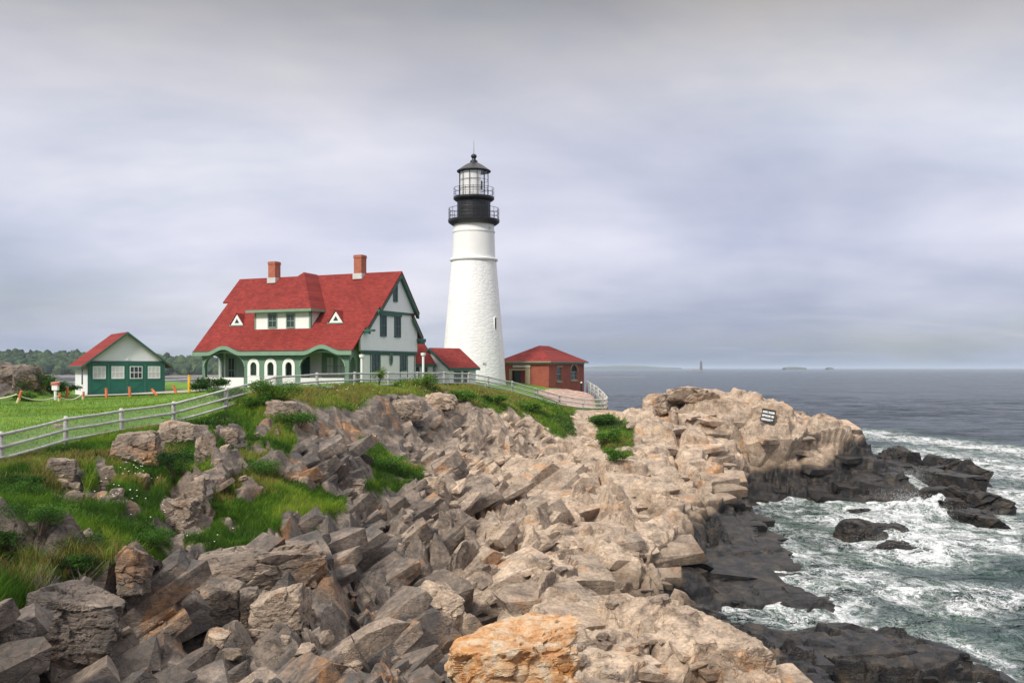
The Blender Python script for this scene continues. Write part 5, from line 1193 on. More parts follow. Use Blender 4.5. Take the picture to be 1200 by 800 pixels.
def fence(path, label, mesh_on=True, hgt=1.2, name='rail_fence', sub=1, mat=MGREYWOOD):
    """path: world (x, y, ztop)"""
    t = thing(name, label, 'fence', (path[0][0], path[0][1], path[0][2] - hgt)); o = Vector(t.location)
    pts = []
    for (a, b_) in zip(path, path[1:]):
        for i in range(sub): pts.append(Vector(a).lerp(Vector(b_), i / sub))
    pts.append(Vector(path[-1]))
    for p in pts:
        po = bpy.data.objects.new('post', PM); link(po, t); po.location = Vector((p.x, p.y, p.z - hgt)) - o; po.rotation_euler = (R(random.uniform(-2, 2)), R(random.uniform(-2, 2)), random.uniform(0, 6))
    for off in (.06, .50, .92):
        b = MB()
        for a, b_ in zip(pts, pts[1:]):
            j = random.uniform(-.02, .02); A = a - o - Vector((0, 0, off)); B = b_ - o - Vector((0, 0, off)); d = (B - A).normalized(); nrm_ = Vector((d.y, -d.x, 0)).normalized() * .09
            b.tube([A + nrm_ + Vector((0, 0, j)), A.lerp(B, .5) + nrm_ - Vector((0, 0, .012)), B + nrm_ + Vector((0, 0, j))], [.064, .056, .062], 8)
        b.build('rail', mat, t)
    if mesh_on:
        V, F, UV = [], [], []; s = 0
        for a, b_ in zip(pts, pts[1:]):
            A, B = a - o, b_ - o; L_ = (B - A).length; i = len(V); V += [A + Vector((0, 0, -1.12)), B + Vector((0, 0, -1.12)), B + Vector((0, 0, -.08)), A + Vector((0, 0, -.08))]; F.append((i, i + 1, i + 2, i + 3)); UV += [(s, 0), (s + L_, 0), (s + L_, 1.04), (s, 1.04)]; s += L_
        me = np_mesh('wire_mesh', V, F, MWIRE); uv = me.uv_layers.new(name='uv'); uv.data.foreach_set('uv', np.array(UV, np.float32).ravel()); link(bpy.data.objects.new('wire_mesh', me), t)
    return t
path = [tuple(at(px, py, Y)) for px, py, Y in FENCE]
fence(path, 'long weathered rail fence with wire mesh running along the cliff edge to the tower')
p2 = [(709, 467.5, 101), (711, 465, 104), (706, 459, 108), (697, 451.5, 113), (688, 446.5, 118)]
fence([tuple(at(*q_)) for q_ in p2], 'pale mesh-covered fence curving back around the brick building', True, sub=2)
p3 = [(-20, 446, 100), (40, 445.5, 103), (66, 445.5, 106), (88, 447.5, 108), (130, 447, 111), (185, 445, 113), (222, 443.5, 114), (250, 443, 115), (300, 441, 115)]
fence([tuple(at(*q_)) for q_ in p3], 'dark rail fence on the far cliff edge behind the garage', False)

# ------------------------------------------------------------------ posts, rope, viewer
def bollard(px, pyb, Y, h_, lean, label, grp='orange posts on the lawn', mat=MORANGE, rad=.12, name='marker_post'):
    x = (px - 600) / FP * Y; z = ground(x, Y); t = thing(name, label, 'post', (x, Y, z), 0, grp); t.rotation_euler = (0, lean, 0)
    b = MB(); b.tube([(0, 0, -.15), (0, 0, h_ * .9), (0, 0, h_)], [rad, rad * .96, rad * .7], 10); b.build('shaft', mat, t)
    b = MB(); b.tube([(0, 0, h_), (0, 0, h_ + .05)], [rad * 1.15, rad * .9], 10); b.build('cap', mat, t); return t
rope_posts = [(-45, 74), (20.5, 74), (69.5, 78), (97.5, 82)]; tops = []
LBR = ['orange post with a pale foot holding the rope at the left edge of the lawn', 'leaning orange post carrying the white rope in front of the grey outcrop', 'short orange post on the rope beside the white viewer stand', 'short orange post at the rope end by the garage corner']
for (px, Y), lb in zip(rope_posts, LBR):
    h_ = .95 if px < 50 else .62; t = bollard(px, 0, Y, h_, R(18) if px == 20.5 else R(3), lb, 'rope posts', MORANGE, .10); 
    b = MB(); b.tube([(0, 0, -.1), (0, 0, h_ * .45)], .13, 10); b.build('pale_foot', plain('pale_wood', (.6, .5, .28), .8), t)
    tops.append(Vector(t.location) + Vector((0, -.16, h_ * .72)))
b = MB(); pts = []
for a, c_ in zip(tops, tops[1:]):
    for i in range(12): q_ = a.lerp(c_, i / 12); u = i / 12; q_.z -= 4 * .38 * u * (1 - u); pts.append(q_)
pts.append(tops[-1]); b.tube(pts, .045, 8); rp = b.build('rope', MROPE); tag(rp, 'white rope sagging between the orange posts across the lawn', 'rope')
for px, Y, h_, ln_, lb in ((51.5, 84, 1.3, R(9), 'leaning orange post just left of the white viewer stand'), (78, 86, 1.0, R(5), 'orange post standing between the white viewer and the garage'), (125, 86.5, .85, R(-3), 'orange post before the left garage door'),
                           (152.5, 88, .85, R(-5), 'orange post in front of the middle of the garage doors'), (184, 89, .75, R(-38), 'orange post leaning over by the right garage door'), (207, 86, .8, R(-20), 'tilted orange post between the garage and the yellow post'), (297, 69, .7, R(-10), 'small orange post on the grass under the porch windows')):
    bollard(px, 0, Y, h_, ln_, lb)
bollard(221.8, 0, 84, 1.5, 0, 'straight yellow post beside the bush left of the house', None, MYELLOW, .13, 'bollard')
x, Y = (65 - 600) / FP * 80, 80; v = thing('coin_viewer', 'white stand with red-topped tower viewer beside the rope', 'viewer', (x, Y, ground(x, Y)))
b = MB(); b.tube([(0, 0, -.1), (0, 0, .75)], .12, 10); b.build('stand', MWHITE, v); b = MB(); b.box(-.24, .24, -.18, .18, .75, 1.15); b.build('housing', MWHITE, v, .03)
b = MB(); b.box(-.30, .30, -.2, .2, 1.152, 1.28); b.tube([(-.32, -.05, 1.32), (.42, -.12, 1.40)], .09, 8); b.build('viewer_head', plain('faded_red_paint', (.50, .16, .13), .5), v)
# slim white vent pipes, a floodlight and the dark lamp post by the brick building
for px, pt, Y, lb in ((424, 415.5, 76, 'slim white pipe with flared cap at the near corner of the house'), (496, 413.5, 83, 'slim white pipe with flared cap between the house and the tower')):
    x = (px - 600) / FP * Y; z = ground(x, Y); zt = H - (pt - 431) / FP * Y; t = thing('vent_pipe', lb, 'pipe', (x, Y, z), 0, 'white vent pipes')
    b = MB(); b.tube([(0, 0, -.2), (0, 0, zt - z - .25)], .10, 12); b.build('shaft', MWHITE, t); b = MB(); b.lathe([(.10, zt - z - .3), (.20, zt - z - .2), (.22, zt - z), (.05, zt - z + .02)], 14); b.build('cap', MWHITE, t)
Y = 91; x = (568.5 - 600) / FP * Y; z = ground(x, Y); zt = H + (431 - 426.5) / FP * Y; t = thing('floodlight', 'small floodlight on a thin post before the white tower', 'lamp', (x, Y, z))
b = MB(); b.tube([(0, 0, -.2), (0, 0, zt - z)], .035, 8); b.build('shaft', MWHITE, t); b = MB(); b.box(-.22, -.02, -.12, .1, zt - z - .1, zt - z + .14); b.box(.02, .14, -.1, .1, zt - z - .08, zt - z + .12); b.build('lamp_head', plain('grey_housing', (.3, .3, .29), .5), t)
Y = 113; x = (681.3 - 600) / FP * Y; z = ground(x, Y); t = thing('lamp_post', 'black post with pale cap at the seaward corner of the brick building', 'post', (x, Y, z))
b = MB(); b.tube([(0, 0, -.2), (0, 0, .15), (0, 0, .17), (0, 0, 1.5)], [.2, .2, .1, .09], 10); b.build('shaft', MBLACK, t); b = MB(); b.tube([(0, 0, 1.5), (0, 0, 1.65)], [.12, .08], 10); b.build('cap', MWHITE, t)

# ------------------------------------------------------------------ boulders, each a thing of its own
def hit(px, py, y0=11.0):
    """where the photographed ray through (px, py) meets the finished ground"""
    dx, dz = (px - 600) / FP, -(py - 431) / FP; Y = y0
    while Y < 137:
        if H + dz * Y <= ground(dx * Y, Y): break
        Y += 0.08
    return Vector((dx * Y, Y, H + dz * Y))
_bm = bmesh.new(); bmesh.ops.create_icosphere(_bm, subdivisions=6, radius=1); _bm.verts.ensure_lookup_table()
ICO = np.array([v.co[:] for v in _bm.verts], np.float32); ICOF = np.array([[v.index for v in f.verts] for f in _bm.faces]); _bm.free()
_bm = bmesh.new(); bmesh.ops.create_icosphere(_bm, subdivisions=4, radius=1); _bm.verts.ensure_lookup_table()
ICO4 = np.array([v.co[:] for v in _bm.verts], np.float32); ICOF4 = np.array([[v.index for v in f.verts] for f in _bm.faces]); _bm.free()
def rock_mesh(name, size, seed, blocky=0.6, nplanes=11, mat=None, tonev=0.3, lump=0.10, hi=True, surge=0.0, shear=0.0):
    """a stone cut by random fracture planes, then roughened; size = (x, y, z) full extents"""
    r = np.random.default_rng(seed); D = ICO if hi else ICO4; Fc = ICOF if hi else ICOF4
    pl = []
    for ax in range(3):
        for sg in (-1, 1):
            n = np.zeros(3); n[ax] = sg; n += r.normal(0, 0.16, 3); pl.append((n / np.linalg.norm(n), r.uniform(.72, .92) if blocky > .5 else r.uniform(.85, 1.0)))
    for _ in range(nplanes):
        n = r.normal(0, 1, 3); n /= np.linalg.norm(n); pl.append((n, r.uniform(.80, 1.08)))
    rad = np.full(len(D), 1.25)
    for n, d in pl: c = D @ n; rad = np.where(c > 0.05, np.minimum(rad, d / np.maximum(c, 0.05)), rad)
    V = D * rad[:, None] * (np.array(size) / 1.75)
    Vf = V.astype(np.float32) + seed * 3.7; m_ = max(size)
    L_ = V / (np.linalg.norm(V, axis=1, keepdims=True) + 1e-6)
    rm = rotm(.4, .3, seed)
    d1, a, e = rock_disp(Vf, m_ * .34, lump * m_ * .55, rm, (1, 1, .55), seed % 97, 1.4, .10, .6)
    d2, a, e = rock_disp(Vf, m_ * .13, lump * m_ * .20, rm, (1, 1, .5), seed % 97 + 1, 1.4, .18, .5) if hi else (0, 0, 0)
    V = V + L_ * (d1 + d2 + lump * .10 * m_ * fbm(Vf, 5 / m_, 3, seed % 50))[:, None]
    if shear: V[:, 2] += shear * V[:, 0]
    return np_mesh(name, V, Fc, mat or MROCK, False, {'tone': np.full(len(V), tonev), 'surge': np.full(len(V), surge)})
def make_orange():
    m = Mat('rust_stained_rock'); p = m.pos(); c, r, nb = rock_core(m, p)
    f = m.ramp(m.noise(p, 0.9, 6, 0.7, 0.8), [(0.35, 1.0), (0.60, 0.15)])
    o = m.ramp(m.noise(p, 2.6, 6, 0.7, 0.4), [(0.3, (0.20, 0.075, 0.02)), (0.45, (0.52, 0.23, 0.06)), (0.56, (0.58, 0.42, 0.26)), (0.72, (0.64, 0.58, 0.50))])
    m.set(Base_Color=m.mix(m.math('MAXIMUM', f, 0.72), c, o), Roughness=.75, Normal=nb); return m.m
MORROCK = make_orange()
def boulder(px, py, wpx, hpx, label, seed, tonev=.35, deep=1.0, rz=0, group=None, mat=None, blocky=.6, lump=.10, Y=None, name='boulder', tilt=(0, 0), sink=.22, surge=0.0, shear=0.0, hi=True, nplanes=11):
    """stone whose visible base centre is at photo (px, py); wpx, hpx its size there"""
    p = hit(px, py) if Y is None else at(px, py, Y); s = p.y / FP; W_, H_ = wpx * s, hpx * s * (1 + sink)
    o = link(bpy.data.objects.new(name, rock_mesh(name, (W_, W_ * deep, H_), seed, blocky, nplanes, mat, tonev, lump, hi, surge, shear)))
    o.location = (p.x, p.y + W_ * deep * .35, p.z + H_ * (.5 - sink)); o.rotation_euler = (tilt[0], tilt[1], rz)
    return tag(o, label, 'boulder', group)
boulder(600, 822, 178, 72, 'big orange and rust stained boulder at the bottom centre of the rocks', 21, 1.0, .8, .25, mat=MORROCK, Y=20.5, sink=.1, shear=.17, lump=.13)
boulder(257, 727, 47, 42, 'brown block at the left end of the row of split blocks', 22, .45, 1.0, .1, Y=25.2, blocky=.9, nplanes=5)
boulder(288, 731, 25, 44, 'narrow upright slab wedged between the two split blocks', 23, .35, 1.6, .35, Y=25.0, blocky=.9, nplanes=4)
boulder(327, 739, 60, 52, 'squared pale-topped block at the right end of the split row', 24, .5, .9, -.1, Y=24.4, blocky=.95, nplanes=4)
boulder(300, 690, 150, 46, 'broad arched slab overhanging the row of split blocks', 25, .45, .55, .12, Y=27.3, shear=.10, nplanes=7)
boulder(876, 800, 72, 42, 'pale tan boulder on the brink above the black wet ledges', 26, .9, .9, .2, Y=27.3)
boulder(828, 768, 28, 18, 'small pinkish loose block on the edge of the tan slabs', 27, 1.0, .8, .3, blocky=.95)
boulder(62, 762, 108, 74, 'large grey-white boulder at the lower left above the dark gully', 28, .12, .8, .3, Y=18.4, tilt=(0, .25))
boulder(6, 800, 55, 75, 'cracked grey boulder cut by the lower left corner', 29, .10, 1.0, .1, Y=15.5)
boulder(103, 645, 15, 22, 'small pale upright stone alone in the dark grass', 30, .5, .8, .2, blocky=.3)
boulder(155, 545, 58, 40, 'stack of pale rock with a dark overhang below the fence', 31, .45, .8, .1)
boulder(204, 520, 48, 26, 'whitish rounded boulder just under the fence on the slope', 32, .7, .7, .3)
boulder(238, 545, 24, 36, 'tall pale stone beside the dark tuft of grass on the slope', 33, .5, .7, .1)
boulder(66, 562, 34, 24, 'layered pale rock half buried at the left under the fence', 34, .4, .7, .2)
boulder(84, 590, 20, 16, 'flat grey stone in the grass below the layered rock', 35, .3, .8, .2)
boulder(123, 575, 17, 28, 'two-lobed pinkish stone standing in the left grass', 36, .5, .8, .1, blocky=.2)
boulder(135, 585, 16, 12, 'small white-speckled stone right of the two-lobed stone', 37, .4, .8, .4)
boulder(205, 618, 44, 34, 'fractured whitish rock in the middle of the grassy slope', 38, .4, .8, .2, lump=.16)
boulder(228, 600, 26, 40, 'upright grey rock at the right of the fractured whitish one', 39, .3, .7, .0)
boulder(150, 690, 40, 50, 'dark pointed rock with a pale edge over the gully', 40, .2, .7, .1, Y=22.5)
boulder(268, 520, 22, 20, 'tan stone under the fence where the slope steepens', 41, .6, .8, .2)
boulder(508, 579, 25, 20, 'round pinkish knob sitting on the central ledges', 42, .85, .8, .2, blocky=.2)
boulder(512, 742, 52, 52, 'tan pyramid-shaped boulder above the dark pool', 43, .85, .8, .4, Y=29.5, nplanes=8)
boulder(330, 490, 40, 20, 'brown rock under the bushy knoll by the fence', 44, .4, .8, .2)
boulder(472, 492, 44, 24, 'pale block topping the outcrop below the white house', 45, .6, .7, .1, blocky=.9)
boulder(516, 478, 36, 16, 'flat pale rock just under the crest of the grassy knoll', 46, .7, .7, .2)
boulder(410, 575, 30, 16, 'flat grey stone on the ledge beside the grass hollow', 47, .3, .8, .3)
boulder(770, 480, 30, 20, 'rounded boulder at the landward end of the tan promontory', 48, .9, .9, .2)
boulder(812, 470, 56, 18, 'broad pale dome on the top of the promontory', 49, .95, .8, .1)
# outcrop beside the lawn
boulder(8, 452, 50, 25, 'large brown-grey boulder at the left edge beyond the lawn', 50, .25, .8, .2, Y=82, sink=.2)
boulder(28, 455, 30, 24, 'grey rounded boulder in front of the bushes beyond the lawn', 51, .15, .8, .4, Y=80.5, sink=.2, blocky=.3)
# outer rocks standing in the surf, black and wet
SG = 'black rocks awash in the surf'
def sea_rock(px, py, wm, dm, hm, rz, label, seed, z=-.55, lean=0.0):
    x, y = sea_at(px, py); o = link(bpy.data.objects.new('sea_rock', rock_mesh('sea_rock', (wm, dm, hm), seed, .7, 9, MROCK, .3, .11, True, 3.5)))
    o.location = (x, y, z + hm * .3); o.rotation_euler = (0, lean, rz); tag(o, label, 'rock', SG)
sea_rock(1010, 634, 2.7, 2.4, 2.2, .3, 'dark block-shaped rock in the surf, first off the black shelf', 61)
sea_rock(1034, 626, 3.4, 2.6, 1.7, .1, 'low dark rock joined behind the block-shaped one in the surf', 62)
sea_rock(1057, 644, 2.6, 2.0, 1.3, -.4, 'small rounded black rock nearest the open water of the pair', 63)
sea_rock(1087, 571, 2.8, 15, 3.1, R(14), 'long black ridge running out from the tip of the promontory', 64, -.3, .1)
sea_rock(1053, 560, 3.2, 6, 4.2, R(10), 'jagged dark rock hard against the tip of the promontory', 69, -.3, .1)
sea_rock(1116, 566, 2.6, 8, 3.3, R(14), 'sharp-pointed dark rock leaning above the white surf', 65, -.1, .35)
sea_rock(1138, 597, 3.3, 9, 2.0, R(16), 'broad slanting black slab behind the outermost rock', 66, -.3, .2)
sea_rock(1147, 613, 2.5, 5, 1.5, R(12), 'outermost low black rock with olive weed on its flank', 67, -.4, .1)
sea_rock(1110, 602, 2.4, 4, 1.9, R(12), 'humped black rock at the landward end of the slanting slab', 68, -.3)
sea_rock(1010, 600, 2.2, 1.6, .8, .2, 'tiny dark rock barely showing in the white channel', 70, -.35)
# painted rock
pr = hit(904, 502); pw_ = 3.3
o = link(bpy.data.objects.new('painted_rock', rock_mesh('painted_rock', (pw_, 2.6, 2.4), 71, .95, 2, MROCK, .95, .03))); o.location = (pr.x + .1, pr.y + 1.05, pr.z + .95); o.rotation_euler = (0, 0, R(-8)); tag(o, 'square tan rock carrying a black painted inscription on the promontory', 'boulder')
sg = thing('painted_sign', 'black panel with three lines of white lettering on the promontory rock', 'sign', (pr.x - .55, pr.y - .45, pr.z + .55), R(-26)); sg.rotation_euler = (R(-6), R(10), R(-26))
b = MB(); b.box(-.62, .62, 0, .05, 0, 1.25); b.build('panel', plain('black_sign_paint', (.012, .013, .014), .6, .2), sg)
def lettering(txt, parent, x, z, size, mat, width=None):
    cu = bpy.data.curves.new('lettering', 'FONT'); cu.body = txt; cu.size = size; cu.align_x = 'CENTER'; cu.extrude = .006; cu.offset = .012
    ob = bpy.data.objects.new('tmp', cu); COL.objects.link(ob); dg = bpy.context.evaluated_depsgraph_get(); me = bpy.data.meshes.new_from_object(ob.evaluated_get(dg)); bpy.data.objects.remove(ob)
    xs_ = [v.co.x for v in me.vertices]; k = width / (max(xs_) - min(xs_)) if width else 1
    for v in me.vertices: v.co = (x + v.co.x * k, -v.co.z - .010, z + v.co.y)
    me.materials.clear(); me.materials.append(mat); me.name = 'lettering'; return link(bpy.data.objects.new('lettering', me), parent)
lettering('ANNIE C. MAGUIRE', sg, 0, .88, .25, MWHITE, 1.08); lettering('SHIPWRECKED HERE', sg, 0, .54, .25, MWHITE, 1.08); lettering('CHRISTMAS EVE 1886', sg, 0, .20, .25, MWHITE, 1.08)
# small loose stones: six shapes, copied
protos = [rock_mesh('loose_stone', (1, .9, .6), 80 + i, .8, 6, MROCK, .35 + .1 * i, .12, False) for i in range(6)]
rr = random.Random(4); k = 0
while k < 90:
    px = rr.uniform(20, 860); py = rr.uniform(500, 795)
    p = hit(px, py)
    if p.y > 75 or p.z < 3.2: continue
    gi = min(max(int(round((px + 190) / 1580 * (NC - 1))), 0), NC - 1) + min(max(int(round(math.log(p.y / 9.5) / math.log(138 / 9.5) * (NR - 1))), 0), NR - 1) * NC
    if N1[gi, 2] < .62 or (soil[gi] > .6 and rr.random() < .8): continue
    s = rr.uniform(.18, .55); o = link(bpy.data.objects.new('loose_stone', protos[k % 6])); o.location = (p.x, p.y, p.z + s * .12); o.scale = (s, s * rr.uniform(.7, 1.2), s * rr.uniform(.7, 1.1)); o.rotation_euler = (rr.uniform(-.3, .3), rr.uniform(-.3, .3), rr.uniform(0, 6))
    tag(o, 'small loose angular stone lying on the ledges', 'stone', 'loose stones on the ledges'); k += 1

# ------------------------------------------------------------------ grass and weeds on the slope
tri_c = P1[gF].mean(1); fs = soil[gF].min(1)
e1 = P1[gF[:, 1]] - P1[gF[:, 0]]; e2 = P1[gF[:, 3]] - P1[gF[:, 0]]; fn = np.cross(e1, e2); area = np.linalg.norm(fn, axis=1); nz = np.abs(fn[:, 2]) / (area + 1e-9)
def scatter(mask, dens, seed):
    r = np.random.default_rng(seed); n = r.poisson(area * mask * dens); idx = np.repeat(np.arange(len(area)), n)
    u, v = r.random(len(idx)), r.random(len(idx)); q = gF[idx]
    A = P1[q[:, 0]] * ((1 - u) * (1 - v))[:, None] + P1[q[:, 1]] * (u * (1 - v))[:, None] + P1[q[:, 2]] * (u * v)[:, None] + P1[q[:, 3]] * ((1 - u) * v)[:, None]
    return A, idx, r
def blades(P, r, h, wd, lean, tint, name, mat, curl=1.0):
    n = len(P); th = r.uniform(0, 2 * pi, n); ln = r.normal(0, lean, (n, 2)) + np.array([.10, .03]); 
    side = np.stack([np.cos(th), np.sin(th), 0 * th], 1) * (wd / 2)[:, None]
    up1 = np.stack([ln[:, 0] * h * .25, ln[:, 1] * h * .25, h * .55], 1); up2 = np.stack([ln[:, 0] * h * curl, ln[:, 1] * h * curl, h], 1)
    V = np.stack([P - side, P + side, P + up1 - side * .8, P + up1 + side * .8, P + up2], 1).reshape(-1, 3); i = (np.arange(n) * 5)[:, None]
    F = np.concatenate([i + np.array([[0, 1, 3]]), i + np.array([[0, 3, 2]]), i + np.array([[2, 3, 4]])])
    return V, F, np.repeat(tint, 5)
def make_grass_mat(name, stops):
    m = Mat(name); c = m.ramp(m.attr('tint'), stops); c = m.mix(0.5, c, m.ramp(m.noise(m.pos(), 1.8, 4, .6), [(.3, .6), (.7, 1.3)]), 'MULTIPLY')
    tl = m.N('ShaderNodeBsdfTranslucent'); m.L(c, tl.inputs[0]); mx = m.N('ShaderNodeMixShader'); mx.inputs[0].default_value = .3; m.set(Base_Color=c, Roughness=.7); m.b.inputs['Specular IOR Level'].default_value = .2
    m.L(m.b.outputs[0], mx.inputs[1]); m.L(tl.outputs[0], mx.inputs[2]); m.L(mx.outputs[0], m.out.inputs[0]); return m.m
MGRASS = make_grass_mat('slope_grass', [(0.0, (0.014, 0.040, 0.004)), (0.33, (0.045, 0.115, 0.008)), (0.55, (0.115, 0.225, 0.014)), (0.8, (0.26, 0.34, 0.035)), (0.93, (0.24, 0.17, 0.075)), (1.0, (0.30, 0.10, 0.05))])
vis_f = (tri_c[:, 1] > 14) & (tri_c[:, 1] < 106); gm_ = smooth01(fs, .42, .75) * smooth01(nz, .12, .35) * vis_f * ~fl
fd_ = tri_c[:, 1]; dens = np.clip(9.0e5 / (fd_ ** 2) , 60, 760) * .75
A, idx, r = scatter(gm_, dens, 21); Y_ = A[:, 1]; cpx = bpx[gF[idx, 0]]; cpy = bpy_[gF[idx, 0]]
pn = fbm(A.astype(np.float32), .35, 4, 401); pn2 = fbm(A.astype(np.float32), .9, 3, 402); dry = fbm(A.astype(np.float32) + 50, .22, 4, 403)
topb = smooth01(-cpy, -500, -462)
ht = (.24 + .16 * pn + .16 * smooth01(-cpx, -260, 0) * smooth01(cpy, 520, 560)) * r.uniform(.55, 1.35, len(A)); ht = np.clip(ht, .07, .75)
tint = .38 + .60 * pn + .38 * pn2 + .46 * topb - .16 * smooth01(-cpx, -230, -60) * smooth01(cpy, 540, 590) + r.normal(0, .09, len(A))
dr_m = smooth01(dry + .25 * np.exp(-((seg_dist(A[:, 0], A[:, 1], FENCE_XY) - 2.2) / 2.0) ** 2),   .10, .30) * (r.random(len(A)) < .62)
tint = np.where(dr_m > .5, r.uniform(.80, 1.0, len(A)), np.clip(tint, 0, .86)); wd = np.clip(Y_ / 1150 * .55, .010, .045) * r.uniform(.7, 1.2, len(A))
V, F, T = blades(A, r, ht, wd, .42, tint, 'grass', MGRASS)
tag(link(bpy.data.objects.new('grass', np_mesh('grass', V, F, MGRASS, False, {'tint': T}))), kind='stuff')
# short turf along the near lawn edge and behind the fence
lm = fl * (tri_c[:, 1] < 92) * (tri_c[:, 1] > 30)
A, idx, r = scatter(lm.astype(float), np.clip(1.1e5 / fd_ ** 2, 10, 90), 22)
V, F, T = blades(A, r, r.uniform(.05, .13, len(A)), np.clip(A[:, 1] / 1150 * .6, .012, .05), .5, np.clip(.62 + .25 * fbm(A.astype(np.float32), .4, 3, 9) + r.normal(0, .06, len(A)), .3, .84), 'g', MGRASS)
tag(link(bpy.data.objects.new('turf', np_mesh('turf', V, F, MGRASS, False, {'tint': T}))), kind='stuff')
# weeds: small leaves held on the slope, in drifts
wm_ = gm_ * smooth01(fbm(tri_c.astype(np.float32), .28, 4, 501) + .35 * (bpx[gF[:, 0]] < 70), .08, .3)
A, idx, r = scatter(wm_, np.clip(5.0e5 / fd_ ** 2, 20, 520) * .7, 23)
def leaves(P, r, size, spread_n=None):
    n = len(P); a = r.normal(0, 1, (n, 3)); a[:, 2] *= .45; a /= np.linalg.norm(a, axis=1, keepdims=True); b_ = np.cross(a, r.normal(0, 1, (n, 3)) + [0, 0, 1.5]); b_ /= np.linalg.norm(b_, axis=1, keepdims=True)
    s = size[:, None]; V = np.stack([P, P + a * s * .5 + b_ * s * .28, P + a * s, P + a * s * .5 - b_ * s * .28], 1).reshape(-1, 3); i = (np.arange(n) * 4)[:, None]; return V, i + np.array([[0, 1, 2, 3]])
A[:, 2] += r.uniform(.02, .42, len(A)) * np.clip(.7 + fbm(A.astype(np.float32), .6, 3, 77), .3, 1.3)
MLEAF = make_grass_mat('weed_leaves', [(0.0, (0.015, 0.045, 0.008)), (0.4, (0.040, 0.115, 0.012)), (0.7, (0.095, 0.21, 0.020)), (1.0, (0.21, 0.30, 0.045))])
V, F = leaves(A, r, np.clip(A[:, 1] / 1150 * 2.2, .05, .16) * r.uniform(.6, 1.3, len(A)))
T = np.repeat(np.clip(.45 + .4 * fbm(A.astype(np.float32), .5, 3, 12) + r.normal(0, .14, len(A)), 0, 1), 4)
tag(link(bpy.data.objects.new('weeds', np_mesh('weeds', V, F, MLEAF, False, {'tint': T}))), kind='stuff')
# tiny white and yellow flowers in drifts
fl_pts = []
for px, py, n_, sp in ((148, 590, 16, .5), (182, 572, 12, .6), (395, 463, 12, 1.6), (150, 560, 12, 1.0), (490, 456, 14, 2.0), (232, 632, 10, .8)):
    c = hit(px, py)
    for _ in range(n_):
        x, y = c.x + rr.gauss(0, sp), c.y + rr.gauss(0, sp); fl_pts.append((x, y, ground(x, y) + rr.uniform(.3, .46)))
fb = MB()
for p in fl_pts:
    s = p[1] / 1150 * .55 + .01; fb._f([(p[0] + s * cos(a), p[1] + s * sin(a) * .8, p[2] + (.01 if k % 2 else -.005)) for k, a in enumerate([2 * pi * i / 8 for i in range(8)])] + [(p[0], p[1], p[2] + s * .6)], [(i, (i + 1) % 8, 8) for i in range(8)])
tag(fb.build('wildflowers', MWHITE), kind='stuff')

# ------------------------------------------------------------------ shrubs
MBARK = plain('shrub_stem', (.09, .065, .045), .9, .3)
def shrub(px, py, Y, w_, h_, label, seed, n=2600, tintc=.4, leaf=.10, lobes=7, group=None, name='shrub'):
    r = np.random.default_rng(seed); x = (px - 600) / FP * Y; z = ground(x, Y) if py is None else H - (py - 431) / FP * Y
    t = thing(name, label, 'shrub', (x, Y, z), 0, group); pts = []; tn = []; b = MB()
    for i in range(lobes):
        c = np.array([r.uniform(-.36, .36) * w_, r.uniform(-.3, .3) * w_, h_ * r.uniform(.35, .78)]); rad = np.array([w_ * .24, w_ * .22, h_ * .26]) * r.uniform(.7, 1.2); k = n // lobes
        d = r.normal(0, 1, (k, 3)); d /= np.linalg.norm(d, axis=1, keepdims=True); pts.append(c + d * rad * (r.uniform(.25, 1, (k, 1)) ** .4) * (1 + .25 * r.normal(0, 1, (k, 1)))); tn.append(np.full(k, r.normal(0, .09)))
        b.tube([(c[0] * .2, c[1] * .2, -.1), (c[0] * .6, c[1] * .6, c[2] * .55), tuple(c)], [.03, .02, .008], 5)
    P_ = np.concatenate(pts); P_[:, 2] = np.maximum(P_[:, 2], .03); tt = np.clip(tintc + np.concatenate(tn) + r.normal(0, .12, len(P_)), 0, 1)
    V, F = leaves(P_, r, leaf * r.uniform(.6, 1.3, len(P_))); link(bpy.data.objects.new('foliage', np_mesh('foliage', V, F, MLEAF, False, {'tint': np.repeat(tt, 4)})), t); b.build('stem', MBARK, t)
    return t
shrub(247, None, 80, 2.9, 1.15, 'rounded dark green bush at the left foot of the porch', 1, 3600, .12, .13, 9)
shrub(232, None, 79, 1.6, .8, 'lower mid green bush touching the dark one left of the porch', 2, 1800, .3, .12, 6)
shrub(322, 470, 50.5, 2.4, 1.15, 'bright leafy bush crowning the rock hump beside the fence', 3, 5200, .62, .09, 10)
shrub(302, 480, 49.5, 1.5, .8, 'smaller green bush low on the left side of the rock hump', 4, 2400, .45, .09, 7)
shrub(443, 452, 72, 1.1, 1.35, 'single upright bright green sapling before the house gable', 5, 1700, .85, .09, 6)
shrub(499, 455, 75, 2.0, 1.2, 'loose yellow-green bush on the knoll between house and tower', 6, 2600, .80, .10, 8)
shrub(416, 457, 68, 2.4, .6, 'low spreading green clump on the crest under the porch', 7, 2400, .7, .10, 8)
shrub(46, None, 81, 3.2, 1.9, 'dense green bush behind the grey outcrop by the viewer', 8, 3600, .3, .14, 9)
shrub(60, None, 86, 3.0, 1.2, 'green bush sloping down behind the white viewer', 9, 2800, .22, .14, 8)
shrub(78, None, 89, 2.4, .9, 'low dark bush beside the left wall of the garage', 10, 2000, .12, .14, 7)
shrub(22, None, 77.5, 2.6, .7, 'bright green clump at the foot of the grey outcrop', 11, 2400, .6, .12, 8)
shrub(36, None, 77.5, 2.2, .8, 'second bright clump right of the leaning rope post', 12, 2200, .65, .12, 8)
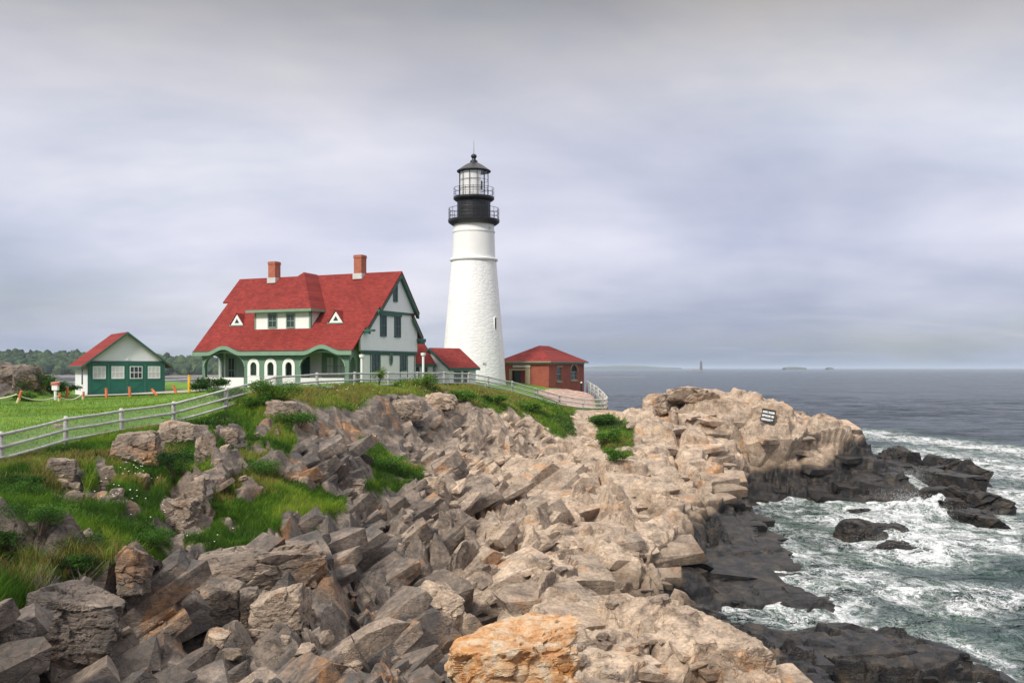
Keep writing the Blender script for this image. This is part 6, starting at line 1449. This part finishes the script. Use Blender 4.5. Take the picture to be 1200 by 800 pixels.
for i, (px, py, w_, h_, tc, lb) in enumerate(((206, 560, 1.7, 1.0, .08, 'dark green tussock beside the tall pale stone on the slope'), (20, 590, 1.6, .8, .45, 'leafy green clump at the left edge above the dark weeds'), (45, 622, 1.3, .7, .3, 'mid-slope leafy clump left of the small upright stone'), (15, 668, 1.0, .6, .25, 'broad-leaved clump beside the left edge low on the slope'),
                                (712, 520, 2.0, 1.3, .55, 'bright green bush in the cleft below the fence corner'), (722, 542, 1.7, 1.0, .6, 'lowest bright green clump in the cleft right of centre'), (705, 497, 2.4, .9, .5, 'upper green clump of the cleft under the fence corner'), (578, 472, 2.2, .8, .6, 'lush green clump on the knoll below the tower'),
                                (458, 552, 2.6, .8, .55, 'green thicket filling the hollow between the ledges'), (215, 735, .9, .7, .3, 'green tuft growing in the crack near the split blocks'), (95, 655, 1.2, .6, .2, 'tangled low shrub on top of the grey-white boulder'))):
    p = hit(px, py); shrub(px, py, p.y, w_, h_, lb, 40 + i, 2800, tc, max(.045, p.y / 1150 * 2.0), 8)
LB2 = [(25, 575, 'leafy green clump below the fence at the far left of the slope'), (60, 612, 'bright leafy clump mid-way down the far left bank'), (90, 668, 'dark leafy clump just above the grey-white boulder'), (140, 655, 'green clump above the dark gully on the left bank'),
       (175, 640, 'leafy clump between the fractured whitish rock and the gully'), (12, 640, 'wide leafy clump touching the left edge of the view'), (300, 560, 'green clump in the grass right of the upright grey rock'), (265, 470, 'leafy clump at the fence post before the rock hump'),
       (350, 500, 'green clump on the slope under the bushy rock hump'), (620, 482, 'green clump at the lower edge of the knoll below the tower'), (540, 470, 'green clump on the knoll under the red-roofed shed')]
for i, (px, py, lb) in enumerate(LB2):
    p = hit(px, py); k_ = max(.55, min(1.3, p.y / 32)); shrub(px, py, p.y, 1.6 * k_, .62 * k_, lb, 70 + i, 3200, (.3, .7, .15, .4, .5, .25, .5, .6, .45, .7, .65)[i], max(.045, p.y / 1150 * 2.0), 9)
# bare twigs over the gully
for i, (px, py, lb) in enumerate(((48, 700, 'bare grey twiggy bush above the grey-white boulder'), (96, 692, 'second bare twiggy bush at the lip of the gully'))):
    p = hit(px, py); t = thing('dead_shrub', lb, 'shrub', (p.x, p.y, p.z)); b = MB(); q = random.Random(i)
    for _ in range(34):
        a = q.uniform(0, 6.3); L_ = q.uniform(.3, .75); d = Vector((cos(a) * .6, sin(a) * .4, 1)); m1 = d * L_ * .5 + Vector((q.gauss(0, .05), q.gauss(0, .05), 0)); e_ = d * L_ + Vector((q.gauss(0, .15), q.gauss(0, .1), q.gauss(0, .1)))
        b.tube([(0, 0, -.05), m1, e_], [.010, .007, .003], 4)
    b.build('twigs', plain('dead_wood', (.27, .23, .21), .9, .2), t)
